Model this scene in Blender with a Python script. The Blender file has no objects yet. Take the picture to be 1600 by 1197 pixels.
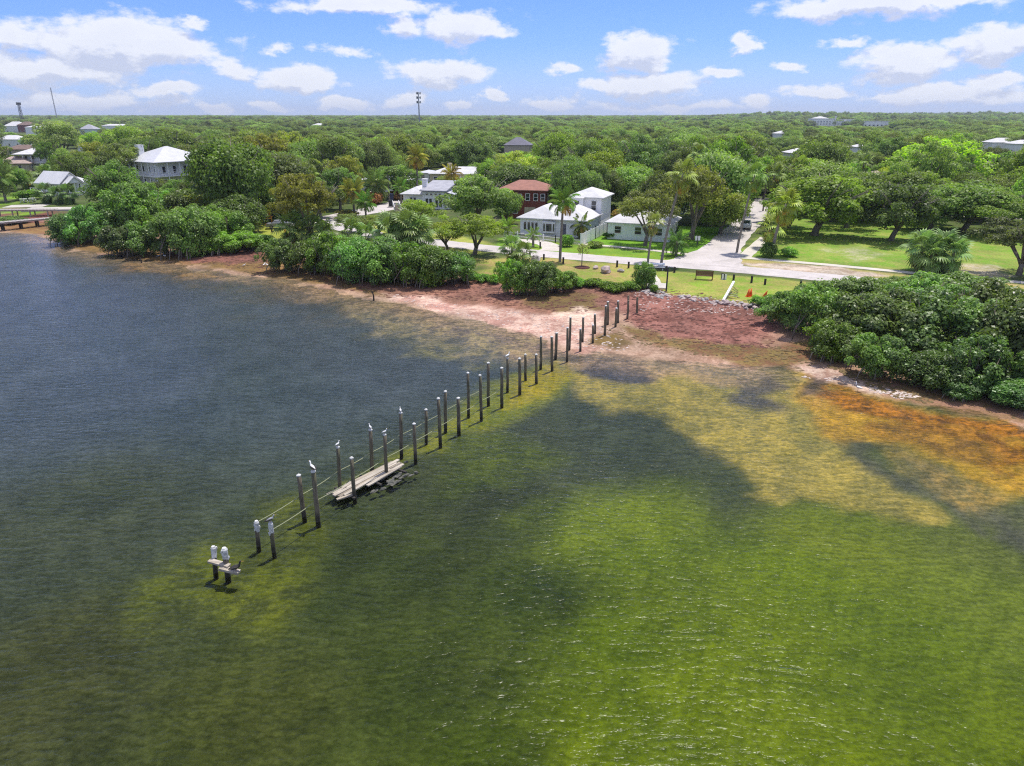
import bpy, math, random
import numpy as np
from mathutils import Vector, Matrix

random.seed(7); RNG = np.random.default_rng(7)
SC = bpy.context.scene
COL = SC.collection
R = math.radians

# ------------------------------------------------------------------ camera
F, CX, CY = 1100.0, 800.0, 598.5            # focal length and centre of the 1600x1197 photograph, in its pixels
PITCH = math.atan((CY - 180.0) / F)
CAM_H = 20.0
cam_d = bpy.data.cameras.new("camera"); cam = bpy.data.objects.new("camera", cam_d); COL.objects.link(cam)
cam.location = (0, 0, CAM_H); cam.rotation_euler = (R(90) - PITCH, 0, 0)
cam_d.sensor_width = 36; cam_d.lens = 36 * F / 1600; cam_d.clip_start = 0.5; cam_d.clip_end = 30000
SC.camera = cam

# ------------------------------------------------------------------ node helper
class NT:
    def __init__(s, tree): s.t = tree; s.n = tree.nodes; s.l = tree.links
    def new(s, typ, **kw):
        n = s.n.new(typ)
        for k, v in kw.items(): setattr(n, k, v)
        return n
    def put(s, sock, v):
        if isinstance(v, bpy.types.NodeSocket): s.l.new(v, sock)
        elif v is not None: sock.default_value = v
    def m(s, op, a, b=None, c=None, clamp=False):
        n = s.new('ShaderNodeMath', operation=op, use_clamp=clamp)
        for i, v in enumerate((a, b, c)):
            if v is not None: s.put(n.inputs[i], v)
        return n.outputs[0]
    def v(s, op, a, b=None, c=None):
        n = s.new('ShaderNodeVectorMath', operation=op)
        for i, x in enumerate((a, b, c)):
            if x is not None: s.put(n.inputs[i], x)
        return n.outputs['Value'] if op in ('LENGTH', 'DOT_PRODUCT', 'DISTANCE') else n.outputs[0]
    def mix(s, f, a, b, blend='MIX'):
        n = s.new('ShaderNodeMix', data_type='RGBA', blend_type=blend)
        s.put(n.inputs[0], f); s.put(n.inputs[6], a); s.put(n.inputs[7], b)
        return n.outputs[2]
    def smooth(s, x, lo, hi, a=0.0, b=1.0):
        n = s.new('ShaderNodeMapRange', interpolation_type='SMOOTHSTEP')
        for i, q in enumerate((x, lo, hi, a, b)): s.put(n.inputs[i], q)
        return n.outputs[0]
    def noise(s, vec, scale, detail=3, rough=0.55, dist=0.0, out=0):
        n = s.new('ShaderNodeTexNoise')
        s.put(n.inputs['Vector'], vec); n.inputs['Scale'].default_value = scale
        n.inputs['Detail'].default_value = detail; n.inputs['Roughness'].default_value = rough
        n.inputs['Distortion'].default_value = dist
        return n.outputs[out]
def rgb(*c): return (c[0], c[1], c[2], 1.0)

# ------------------------------------------------------------------ sky, sun, exposure
SUN_EL, SUN_AZ = R(73), R(44)               # azimuth clockwise from +Y (the sun stands beyond the shore, a little right)
world = bpy.data.worlds.new("World"); SC.world = world; world.use_nodes = True
W = NT(world.node_tree); W.n.clear()
sky = W.new('ShaderNodeTexSky', sky_type='NISHITA', sun_disc=False)
sky.sun_elevation = SUN_EL; sky.sun_rotation = SUN_AZ; sky.altitude = 20
sky.air_density = 1.0; sky.dust_density = 0.25; sky.ozone_density = 3.0
SKY_STRENGTH = 0.13
CLOUDS = [  # cumulus: px centre, half sizes in px, weight
    (190, 72, 175, 58, 1.15), (60, 112, 190, 34, .95), (365, 105, 60, 24, .7), (468, 124, 88, 26, 1.1),
    (538, 162, 60, 16, 1.05), (336, 170, 26, 14, 1.1), (628, 32, 40, 34, .85), (725, 42, 110, 34, .95),
    (690, 116, 110, 30, .95), (560, 8, 190, 17, .85), (770, 149, 30, 12, 1.0), (1000, 84, 82, 42, 1.1),
    (1010, 134, 130, 26, 1.0), (860, 162, 70, 16, .95), (1163, 65, 38, 18, 1.0), (1370, 8, 210, 24, 1.1),
    (1412, 98, 110, 34, 1.1), (1570, 66, 100, 32, 1.05), (1290, 143, 70, 17, .8), (1185, 158, 50, 13, .9),
    (1490, 150, 170, 24, .85), (150, 158, 200, 20, .7), (640, 156, 60, 20, .8), (540, 78, 60, 14, .6), (1050, 167, 250, 11, .6),
    (300, 38, 34, 12, .8), (430, 72, 40, 13, .8), (880, 108, 42, 13, .8), (930, 132, 46, 15, .9), (1240, 104, 36, 11, .8), (1120, 112, 44, 12, .8), (1330, 62, 44, 11, .8), (255, 142, 66, 15, .9),
    (425, 164, 44, 11, .9), (722, 162, 44, 12, .9), (1400, 156, 60, 13, .9), (1560, 126, 60, 16, .9), (20, 60, 50, 30, .9)]
def build_sky():
    tc = W.new('ShaderNodeTexCoord')
    sx = W.new('ShaderNodeSeparateXYZ'); W.put(sx.inputs[0], W.v('NORMALIZE', tc.outputs['Generated']))
    az = W.m('ARCTAN2', sx.outputs[0], sx.outputs[1]); el = W.m('ARCSINE', sx.outputs[2])
    cb = W.new('ShaderNodeCombineXYZ'); W.put(cb.inputs[0], az); W.put(cb.inputs[1], el)
    P = cb.outputs[0]
    wob = W.noise(W.v('MULTIPLY', P, (1, 1.8, 1)), 16, 5, .6, out=1)
    Pw = W.v('MULTIPLY_ADD', W.v('SUBTRACT', wob, (.5, .5, .5)), (.085, .036, 0), P)
    def field(p):
        acc = None
        for (u, v, w, h, k) in CLOUDS:
            rx, ry, rz = (u - CX) / F, -(v - CY) / F * math.sin(PITCH) + math.cos(PITCH), -(v - CY) / F * math.cos(PITCH) - math.sin(PITCH)
            a0 = math.atan2(rx, ry); e0 = math.atan2(rz, math.hypot(rx, ry))
            d = W.v('LENGTH', W.v('MULTIPLY', W.v('SUBTRACT', p, (a0, e0, 0)), (F / w / .82, F / h / .84, 0)))
            q = W.m('MULTIPLY_ADD', d, -k, k)
            acc = q if acc is None else W.m('MAXIMUM', acc, q)
        return acc
    # scattered cumulus carry on round the rest of the sky, beyond the frame
    outside = W.m('MAXIMUM', W.smooth(W.m('ABSOLUTE', az), .66, .85), W.smooth(el, .16, .24))
    gen = W.m('MULTIPLY_ADD', W.noise(W.v('MULTIPLY', tc.outputs['Generated'], (1, 1, 2.2)), 3.2, 3, .5), 3.2, -1.30)
    def dens(p, q):
        f = field(p)
        f = W.m('ADD', f, W.m('MULTIPLY', outside, W.m('SUBTRACT', gen, f)))
        n = W.noise(W.v('MULTIPLY', q, (1, 1.9, 1)), 26, 7, .6)
        return W.m('ADD', f, W.m('MULTIPLY_ADD', n, 1.5, -.78))
    d0 = dens(Pw, P)
    up = (.006, .014, 0)
    d1 = dens(W.v('ADD', Pw, up), W.v('ADD', P, up))
    cover = W.m('MULTIPLY', W.smooth(d0, .03, .46), .86)
    lit = W.smooth(W.m('SUBTRACT', d0, d1), -.34, .20)
    thick = W.smooth(d0, .25, .95)
    lit2 = W.m('SUBTRACT', lit, W.m('MULTIPLY', thick, .18), clamp=True)
    k = 1.0 / SKY_STRENGTH
    cc = W.mix(lit2, rgb(.50 * k, .53 * k, .64 * k), rgb(.79 * k, .79 * k, .81 * k))
    # the clear blue of the photograph: the Nishita sky, a little more saturated; thin white veil low down
    base = W.mix(1.0, sky.outputs[0], rgb(.40, .555, 1.08), 'MULTIPLY')
    veil = W.m('MULTIPLY', W.smooth(W.m('ABSOLUTE', el), .0, .09, 1, 0), .45)
    base = W.mix(veil, base, rgb(.46 * k, .60 * k, .90 * k))
    final = W.mix(cover, base, cc)
    bg = W.new('ShaderNodeBackground'); W.put(bg.inputs[0], final); bg.inputs[1].default_value = SKY_STRENGTH
    out = W.new('ShaderNodeOutputWorld'); W.l.new(bg.outputs[0], out.inputs[0])
build_sky()
world.cycles.sampling_method = 'MANUAL'; world.cycles.sample_map_resolution = 512
sun_d = bpy.data.lights.new("sun", 'SUN'); sun_d.energy = 3.6; sun_d.angle = R(.53); sun_d.color = (1, .95, .87)
sun = bpy.data.objects.new("sun", sun_d); COL.objects.link(sun); sun.location = (0, 0, 200)
to_sun = Vector((math.sin(SUN_AZ) * math.cos(SUN_EL), math.cos(SUN_AZ) * math.cos(SUN_EL), math.sin(SUN_EL)))
sun.rotation_euler = to_sun.to_track_quat('Z', 'Y').to_euler()
SC.view_settings.view_transform = 'Standard'; SC.view_settings.look = 'None'
SC.view_settings.exposure = 0.38; SC.view_settings.gamma = 1.0; SC.view_settings.use_curve_mapping = False
SC.render.engine = 'CYCLES'
SC.cycles.max_bounces = 8; SC.cycles.diffuse_bounces = 3; SC.cycles.glossy_bounces = 3
SC.cycles.transparent_max_bounces = 12; SC.cycles.caustics_reflective = False; SC.cycles.caustics_refractive = False
SC.cycles.sample_clamp_indirect = 4; SC.cycles.sample_clamp_direct = 1.25; SC.cycles.use_denoising = False; SC.cycles.denoiser = 'OPENIMAGEDENOISE'; SC.cycles.denoising_input_passes = 'RGB_ALBEDO_NORMAL'; SC.cycles.denoising_prefilter = 'ACCURATE'; SC.cycles.filter_width = 1.15

# ------------------------------------------------------------------ photograph -> place
SP, CP = math.sin(PITCH), math.cos(PITCH)
def ray(px, py):
    u, v = (px - CX) / F, (py - CY) / F
    return u, CP - v * SP, -SP - v * CP
def plane_pt(px, py, z=0.0):
    a, b, c = ray(px, py); t = (z - CAM_H) / c
    return a * t, b * t
def proj(x, y, z):
    zz = z - CAM_H; d = y * CP - zz * SP
    return CX + F * x / d, CY + F * (-y * SP - zz * CP) / d
def depth(y, z=1.0): return y * CP - (z - CAM_H) * SP
def z_at(y, py):
    _, b, c = ray(0, py); return CAM_H + y * c / b

# value noise
def _h(i, j, s):
    n = np.sin(i * 127.1 + j * 311.7 + s * 74.7) * 43758.5453
    return n - np.floor(n)
def vnoise(x, y, s=0):
    x = np.asarray(x, float); y = np.asarray(y, float)
    i, j = np.floor(x), np.floor(y); fx, fy = x - i, y - j
    fx = fx * fx * (3 - 2 * fx); fy = fy * fy * (3 - 2 * fy)
    a = _h(i, j, s) * (1 - fx) + _h(i + 1, j, s) * fx
    b = _h(i, j + 1, s) * (1 - fx) + _h(i + 1, j + 1, s) * fx
    return a * (1 - fy) + b * fy
def fbm(x, y, s=0, o=4):
    r = 0; a = .5
    for k in range(o):
        r = r + a * vnoise(x * 2 ** k, y * 2 ** k, s + k * 3.3); a *= .5
    return r / (1 - .5 ** o)

# waterline
WATERLINE = [(60, 366), (100, 381), (130, 395), (190, 402), (260, 412), (330, 424), (400, 432), (470, 441), (540, 457), (600, 470),
             (660, 482), (720, 496), (780, 510), (835, 528), (870, 548), (905, 555), (940, 549), (1000, 561), (1100, 568), (1170, 577),
             (1225, 572), (1262, 588), (1320, 604), (1400, 622), (1480, 640), (1560, 657), (1640, 680)]
SHORE = [(-6000, 400), (-400, 190), (-160, 150)] + [plane_pt(*p) for p in WATERLINE] + [(60, 33), (200, -20), (6000, -600)]
SH = np.array(SHORE)
def shore_sd(x, y):
    """signed distance to the waterline, positive on land"""
    x = np.asarray(x, float); y = np.asarray(y, float)
    best = np.full(x.shape, 1e12)
    for (ax, ay), (bx, by) in zip(SHORE[:-1], SHORE[1:]):
        dx, dy = bx - ax, by - ay
        t = np.clip(((x - ax) * dx + (y - ay) * dy) / (dx * dx + dy * dy), 0, 1)
        best = np.minimum(best, (x - ax - t * dx) ** 2 + (y - ay - t * dy) ** 2)
    ys = np.interp(x, SH[:, 0], SH[:, 1])
    return np.where(y > ys, 1, -1) * np.sqrt(best)
def sstep(a, b, x):
    t = np.clip((x - a) / (b - a), 0, 1); return t * t * (3 - 2 * t)
def ground_z(x, y):
    x = np.asarray(x, float); y = np.asarray(y, float)
    sd = shore_sd(x, y)
    land = .032 * np.clip(sd, 0, 12) + .616 * sstep(9, 20, sd)
    sea = np.maximum(.028 * sd, -.25) + np.clip(.02 * (sd + 9), -.12, 0)
    z = np.where(sd > 0, land, sea)
    win = sstep(-9, -1, sd) * (1 - sstep(6, 13, sd))
    return z + win * (.17 * (fbm(x * .30, y * .30, 4, 4) - .5) + .05 * (fbm(x * 1.3, y * 1.3, 9, 2) - .5))
def at(px, py, dz=0.0):
    z = 1.0
    for _ in range(8):
        x, y = plane_pt(px, py, z); z = float(ground_z(x, y))
    return Vector((x, y, z + dz))
def atland(px, py): return plane_pt(px, py, 1.0)

# ------------------------------------------------------------------ mesh + object helpers
def tag(o, label=None, cat=None, group=None, kind=None):
    if label: o['label'] = label
    if cat: o['category'] = cat
    if group: o['group'] = group
    if kind: o['kind'] = kind
    return o
def empty(name, loc=(0, 0, 0), rz=0.0):
    o = bpy.data.objects.new(name, None); COL.objects.link(o)
    o.location = loc; o.rotation_euler = (0, 0, rz); o.empty_display_size = .3
    return o
def link(name, me, parent=None, loc=None):
    o = bpy.data.objects.new(name, me); COL.objects.link(o)
    if parent: o.parent = parent
    if loc is not None: o.location = loc
    return o
class MB:
    def __init__(s): s.v = []; s.f = []
    def poly(s, *pts):
        i = len(s.v); s.v += [tuple(p) for p in pts]; s.f.append(tuple(range(i, i + len(pts)))); return s
    def box(s, x0, y0, z0, x1, y1, z1):
        i = len(s.v)
        s.v += [(x0, y0, z0), (x1, y0, z0), (x1, y1, z0), (x0, y1, z0), (x0, y0, z1), (x1, y0, z1), (x1, y1, z1), (x0, y1, z1)]
        s.f += [tuple(i + k for k in q) for q in ((0, 3, 2, 1), (4, 5, 6, 7), (0, 1, 5, 4), (1, 2, 6, 5), (2, 3, 7, 6), (3, 0, 4, 7))]
        return s
    def tube(s, pts, rad, n=8, cap=True):
        pts = [Vector(p) for p in pts]; i0 = len(s.v); m = len(pts)
        rad = rad if hasattr(rad, '__len__') else [rad] * m
        for k, p in enumerate(pts):
            d = (pts[min(k + 1, m - 1)] - pts[max(k - 1, 0)]).normalized()
            a = d.cross(Vector((0, 0, 1)) if abs(d.z) < .95 else Vector((1, 0, 0))).normalized(); b = d.cross(a)
            for q in range(n):
                t = 2 * math.pi * q / n
                s.v.append(tuple(p + (a * math.cos(t) + b * math.sin(t)) * rad[k]))
        for k in range(m - 1):
            for q in range(n):
                s.f.append((i0 + k * n + q, i0 + k * n + (q + 1) % n, i0 + (k + 1) * n + (q + 1) % n, i0 + (k + 1) * n + q))
        if cap:
            s.f.append(tuple(i0 + q for q in range(n))[::-1]); s.f.append(tuple(i0 + (m - 1) * n + q for q in range(n)))
        return s
    def bar(s, a, b, w, h):
        a, b = Vector(a), Vector(b); d = (b - a).normalized()
        u = d.cross(Vector((0, 0, 1)) if abs(d.z) < .95 else Vector((1, 0, 0))).normalized(); t = u.cross(d)
        i = len(s.v)
        for p in (a, b):
            for (x, y) in ((-1, -1), (1, -1), (1, 1), (-1, 1)): s.v.append(tuple(p + u * x * w / 2 + t * y * h / 2))
        s.f += [tuple(i + k for k in q) for q in ((3, 2, 1, 0), (4, 5, 6, 7), (0, 1, 5, 4), (1, 2, 6, 5), (2, 3, 7, 6), (3, 0, 4, 7))]
        return s
    def blob(s, c, r, seed=0, n=8, m=6, rough=.0):
        rr = random.Random(seed); i = len(s.v); r = r if hasattr(r, '__len__') else (r, r, r)
        s.v.append((c[0], c[1], c[2] - r[2]))
        for a in range(1, m):
            ph = math.pi * a / m
            for b in range(n):
                t = 2 * math.pi * b / n; k = 1 + rough * (rr.random() - .5)
                s.v.append((c[0] + r[0] * k * math.sin(ph) * math.cos(t), c[1] + r[1] * k * math.sin(ph) * math.sin(t), c[2] - r[2] * k * math.cos(ph)))
        s.v.append((c[0], c[1], c[2] + r[2])); e = len(s.v) - 1
        for b in range(n):
            s.f.append((i, i + 1 + (b + 1) % n, i + 1 + b))
            for a in range(m - 2):
                s.f.append((i + 1 + a * n + b, i + 1 + a * n + (b + 1) % n, i + 1 + (a + 1) * n + (b + 1) % n, i + 1 + (a + 1) * n + b))
            s.f.append((i + 1 + (m - 2) * n + b, i + 1 + (m - 2) * n + (b + 1) % n, e))
        return s
    def mesh(s, name, mat, smooth=False):
        me = bpy.data.meshes.new(name); me.from_pydata(s.v, [], s.f); me.update()
        if mat: me.materials.append(mat)
        if smooth: me.polygons.foreach_set('use_smooth', [True] * len(me.polygons))
        return me
    def build(s, name, mat, parent=None, smooth=False, loc=None):
        return link(name, s.mesh(name, mat, smooth), parent, loc)

# ------------------------------------------------------------------ materials
def new_mat(name):
    m = bpy.data.materials.new(name); m.use_nodes = True
    t = NT(m.node_tree); t.n.clear(); return m, t
def finish(t, shader):
    o = t.new('ShaderNodeOutputMaterial'); t.l.new(shader, o.inputs[0])
def plain(name, c, rough=.6, var=.18, scale=1.2, c2=None, bump=.0, bscale=20, metal=0, spec=.4, stretch=(1, 1, 1)):
    """a painted, worn or weathered solid: two tones mixed by noise at two scales, optional fine relief"""
    m, t = new_mat(name)
    tc = t.new('ShaderNodeTexCoord'); p = t.v('MULTIPLY', tc.outputs['Object'], stretch)
    n = t.m('ADD', t.m('MULTIPLY', t.noise(p, scale, 4, .6), .7), t.m('MULTIPLY', t.noise(p, scale * 7, 3, .6), .3))
    f = t.smooth(n, .35, .65)
    c2 = c2 or tuple(x * (1 - var) for x in c)
    b = t.new('ShaderNodeBsdfPrincipled')
    t.put(b.inputs['Base Color'], t.mix(f, rgb(*c), rgb(*c2)))
    b.inputs['Roughness'].default_value = rough; b.inputs['Metallic'].default_value = metal; b.inputs['Specular IOR Level'].default_value = spec
    if bump:
        bn = t.new('ShaderNodeBump'); bn.inputs['Strength'].default_value = bump; bn.inputs['Distance'].default_value = .05
        t.put(bn.inputs['Height'], t.noise(p, bscale, 3, .6)); t.l.new(bn.outputs[0], b.inputs['Normal'])
    finish(t, b.outputs[0]); return m
def leaf_mat(name, tr=.28, rough=.5, spec=.25):
    """foliage: the object's own tint, varied per leaf, per clump and per plant"""
    m, t = new_mat(name)
    oi = t.new('ShaderNodeObjectInfo'); at_ = t.new('ShaderNodeAttribute', attribute_name='tint')
    geo = t.new('ShaderNodeNewGeometry')
    r2 = t.new('ShaderNodeHueSaturation')
    t.put(r2.inputs['Color'], t.mix(1.0, oi.outputs['Color'], rgb(4.5, 4.85, 3.3), 'MULTIPLY'))
    t.put(r2.inputs['Hue'], t.m('MULTIPLY_ADD', oi.outputs['Random'], .034, .474))
    t.put(r2.inputs['Saturation'], t.m('MULTIPLY_ADD', at_.outputs['Fac'], .25, .85))
    t.put(r2.inputs['Value'], t.m('MULTIPLY', t.m('MULTIPLY_ADD', oi.outputs['Random'], .75, .62), t.m('MULTIPLY', t.m('MULTIPLY_ADD', at_.outputs['Fac'], 1.1, .45), 1.0)))
    # neighbouring plants share soil and kind: broad patches of lighter and duller growth
    patch = t.smooth(t.noise(oi.outputs['Location'], .035, 3, .6), .35, .65)
    # a few sunbleached, yellower leaves in clumps
    yl = t.smooth(t.noise(geo.outputs['Position'], .55, 2, .5), .55, .75)
    c = t.mix(t.m('MULTIPLY', yl, .35), r2.outputs[0], t.mix(1.0, r2.outputs[0], rgb(1.5, 1.25, .9), 'MULTIPLY'))
    c = t.mix(1.0, c, t.mix(patch, rgb(.78, .80, .86), rgb(1.22, 1.18, 1.0)), 'MULTIPLY')
    b = t.new('ShaderNodeBsdfPrincipled'); t.put(b.inputs['Base Color'], c); b.inputs['Roughness'].default_value = rough
    b.inputs['Specular IOR Level'].default_value = spec * .9
    tl = t.new('ShaderNodeBsdfTranslucent'); t.put(tl.inputs[0], t.mix(1.0, c, rgb(1.35, 1.5, .6), 'MULTIPLY'))
    mx = t.new('ShaderNodeMixShader'); mx.inputs[0].default_value = tr
    t.l.new(b.outputs[0], mx.inputs[1]); t.l.new(tl.outputs[0], mx.inputs[2])
    finish(t, mx.outputs[0]); return m
M = {}
M['leaf'] = leaf_mat('leaf', .42, .48, .35)
M['waxy_leaf'] = leaf_mat('waxy_leaf', .36, .42, .5)
M['frond'] = leaf_mat('frond', .25, .45, .35)
M['bark'] = plain('bark', (.25, .22, .18), .9, scale=2, c2=(.11, .09, .07), bump=.6, bscale=9, spec=.2, stretch=(1, 1, .3))
M['palm_bark'] = plain('palm_bark', (.30, .27, .23), .9, scale=1.5, c2=(.17, .145, .12), bump=.5, bscale=6, spec=.2, stretch=(.4, .4, 3))
M['white_paint'] = plain('white_paint', (.86, .86, .85), .55, .10, scale=.5, bump=.08, bscale=4, stretch=(.3, .3, 4))
M['lap_siding'] = plain('lap_siding', (.86, .86, .86), .6, .08, scale=.4, bump=.2, bscale=3, stretch=(.1, .1, 5))
M['shingle_white'] = plain('shingle_white', (.64, .63, .62), .85, .2, scale=.8, bump=.5, bscale=8)
M['shingle_grey'] = plain('shingle_grey', (.40, .40, .43), .85, .25, scale=.8, bump=.5, bscale=8)
M['slate'] = plain('slate', (.17, .165, .20), .8, .25, scale=.8, bump=.5, bscale=8)
M['metal_roof'] = plain('metal_roof', (.60, .60, .61), .4, .12, scale=.5, metal=.0, spec=.6)
M['brick'] = plain('brick', (.22, .055, .04), .85, .35, scale=3, bump=.4, bscale=10)
M['red_shingle'] = plain('red_shingle', (.36, .17, .125), .85, .25, scale=1, bump=.4, bscale=8)
M['brown_tile'] = plain('brown_tile', (.22, .15, .12), .85, .3, scale=1, bump=.4, bscale=8)
M['pink_tile'] = plain('pink_tile', (.44, .34, .29), .85, .25, scale=1, bump=.4, bscale=8)
M['beige_wall'] = plain('beige_wall', (.62, .53, .36), .75, .12)
M['tan_wall'] = plain('tan_wall', (.5, .42, .33), .75, .12)
M['aqua_wall'] = plain('aqua_wall', (.50, .60, .58), .75, .12)
M['glass'] = plain('glass', (.022, .027, .034), .07, .3, scale=.7, spec=.8)
M['concrete'] = plain('concrete', (.56, .52, .46), .9, .2, scale=.6, bump=.3)
M['post_wood'] = plain('post_wood', (.055, .048, .04), .9, .4, scale=3, bump=.5, bscale=14, stretch=(1, 1, .25))
M['brown_wood'] = plain('brown_wood', (.17, .085, .045), .7, .35, scale=3, bump=.3, stretch=(.4, 3, 3))
M['pale_plank'] = plain('pale_plank', (.42, .36, .27), .85, scale=2, c2=(.22, .185, .14), bump=.4, stretch=(.3, 3, 3))
M['bleached_plank'] = plain('bleached_plank', (.54, .48, .39), .85, scale=2, c2=(.30, .26, .20), bump=.4, stretch=(.3, 3, 3))
M['grey_deck'] = plain('grey_deck', (.40, .36, .33), .85, .3, scale=1, bump=.3, stretch=(3, .3, 1))
M['guano'] = plain('guano', (.78, .78, .75), .9, .3, scale=9, c2=(.42, .42, .39), bump=.4, bscale=25)
M['stone'] = plain('stone', (.50, .46, .43), .9, .4, scale=2.5, bump=.6, bscale=9, c2=(.25, .225, .21))
M['pink_stone'] = plain('pink_stone', (.58, .46, .42), .9, .4, scale=2.5, bump=.6, bscale=9)
M['mulch'] = plain('mulch', (.11, .038, .028), .95, .5, scale=6, bump=.8)
M['orange'] = plain('orange', (.80, .13, .02), .5, .15)
M['yellow_paint'] = plain('yellow_paint', (.72, .34, .02), .6, .25)
M['blue_plastic'] = plain('blue_plastic', (.02, .035, .10), .4, .2)
M['dark_plastic'] = plain('dark_plastic', (.012, .014, .02), .5, .2)
M['car_blue'] = plain('car_blue', (.02, .05, .16), .2, .1, spec=.7)
M['car_white'] = plain('car_white', (.6, .61, .62), .22, .08, spec=.7)
M['tyre'] = plain('tyre', (.02, .02, .02), .9, .2)
M['steel'] = plain('steel', (.32, .33, .35), .5, .2, metal=.6)
M['dark_steel'] = plain('dark_steel', (.05, .05, .055), .6, .3)
M['rope'] = plain('rope', (.33, .35, .20), .9, .3, scale=20)
M['net'] = plain('net', (.05, .055, .05), .9, scale=3, c2=(.16, .15, .12), bump=.6)
M['feather_white'] = plain('feather_white', (.80, .80, .78), .8, .1, scale=8)
M['feather_grey'] = plain('feather_grey', (.30, .32, .34), .8, .25, scale=8)
M['feather_dark'] = plain('feather_dark', (.045, .04, .036), .8, .3, scale=8)
M['bill'] = plain('bill', (.55, .30, .05), .5, .1)
def piling_mat():
    m, t = new_mat('piling_wood')
    g = t.new('ShaderNodeNewGeometry'); tc = t.new('ShaderNodeTexCoord'); oi = t.new('ShaderNodeObjectInfo')
    p = t.v('ADD', t.v('MULTIPLY', tc.outputs['Object'], (5, 5, .9)), oi.outputs['Location'])
    s = t.new('ShaderNodeSeparateXYZ'); t.put(s.inputs[0], g.outputs['Position'])
    n = t.noise(p, 2.2, 5, .65)
    c = t.mix(t.smooth(n, .3, .7), rgb(.22, .185, .125), rgb(.085, .07, .048))
    mossy = t.noise(p, .6, 2, .5)
    c = t.mix(t.m('MULTIPLY', t.smooth(mossy, .45, .7), .6), c, rgb(.085, .09, .042))
    tide = t.smooth(t.m('ADD', s.outputs[2], t.m('MULTIPLY', n, .5)), .45, .95, 1, 0)     # black barnacled band at the tide line
    c = t.mix(t.m('MULTIPLY', tide, .8), c, rgb(.014, .013, .010))
    b = t.new('ShaderNodeBsdfPrincipled'); t.put(b.inputs['Base Color'], c); b.inputs['Roughness'].default_value = .85
    bn = t.new('ShaderNodeBump'); bn.inputs['Strength'].default_value = .6; bn.inputs['Distance'].default_value = .04
    t.put(bn.inputs['Height'], n); t.l.new(bn.outputs[0], b.inputs['Normal'])
    finish(t, b.outputs[0]); return m
M['piling'] = piling_mat()
def road_mat(name, c, c2, crack=True):
    m, t = new_mat(name)
    g = t.new('ShaderNodeNewGeometry'); p = g.outputs['Position']
    n = t.m('ADD', t.m('MULTIPLY', t.noise(p, .35, 4, .6), .6), t.m('MULTIPLY', t.noise(p, 3.0, 4, .6), .4))
    col = t.mix(t.smooth(n, .35, .65), rgb(*c), rgb(*c2))
    if crack:
        col = t.mix(t.smooth(t.noise(p, .16, 5, .7, 1.2), .56, .64, 0, .35), col, rgb(.30, .27, .24))
    b = t.new('ShaderNodeBsdfPrincipled'); t.put(b.inputs['Base Color'], col); b.inputs['Roughness'].default_value = .9
    bn = t.new('ShaderNodeBump'); bn.inputs['Strength'].default_value = .3; bn.inputs['Distance'].default_value = .02
    t.put(bn.inputs['Height'], t.noise(p, 12, 3)); t.l.new(bn.outputs[0], b.inputs['Normal'])
    finish(t, b.outputs[0]); return m
M['road'] = road_mat('road', (.56, .51, .48), (.45, .41, .385))
M['pavement'] = road_mat('pavement', (.60, .55, .46), (.50, .46, .39), False)
M['shell_drive'] = road_mat('shell_drive', (.60, .56, .50), (.48, .43, .36), False)

# ------------------------------------------------------------------ ground: one sheet, sea bed to horizon
def wpoly(pts, z=0.0): return np.array([plane_pt(a, b, z) for a, b in pts])
def poly_sd(P, x, y):
    inside = np.zeros(x.shape, bool); best = np.full(x.shape, 1e12)
    for k in range(len(P)):
        ax, ay = P[k]; bx, by = P[(k + 1) % len(P)]
        dx, dy = bx - ax, by - ay
        t = np.clip(((x - ax) * dx + (y - ay) * dy) / (dx * dx + dy * dy + 1e-9), 0, 1)
        best = np.minimum(best, (x - ax - t * dx) ** 2 + (y - ay - t * dy) ** 2)
        c = ((ay > y) != (by > y)); xi = ax + (y - ay) / np.where(by == ay, 1e-9, by - ay) * dx
        inside ^= c & (x < xi)
    return np.where(inside, 1, -1) * np.sqrt(best)
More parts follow.
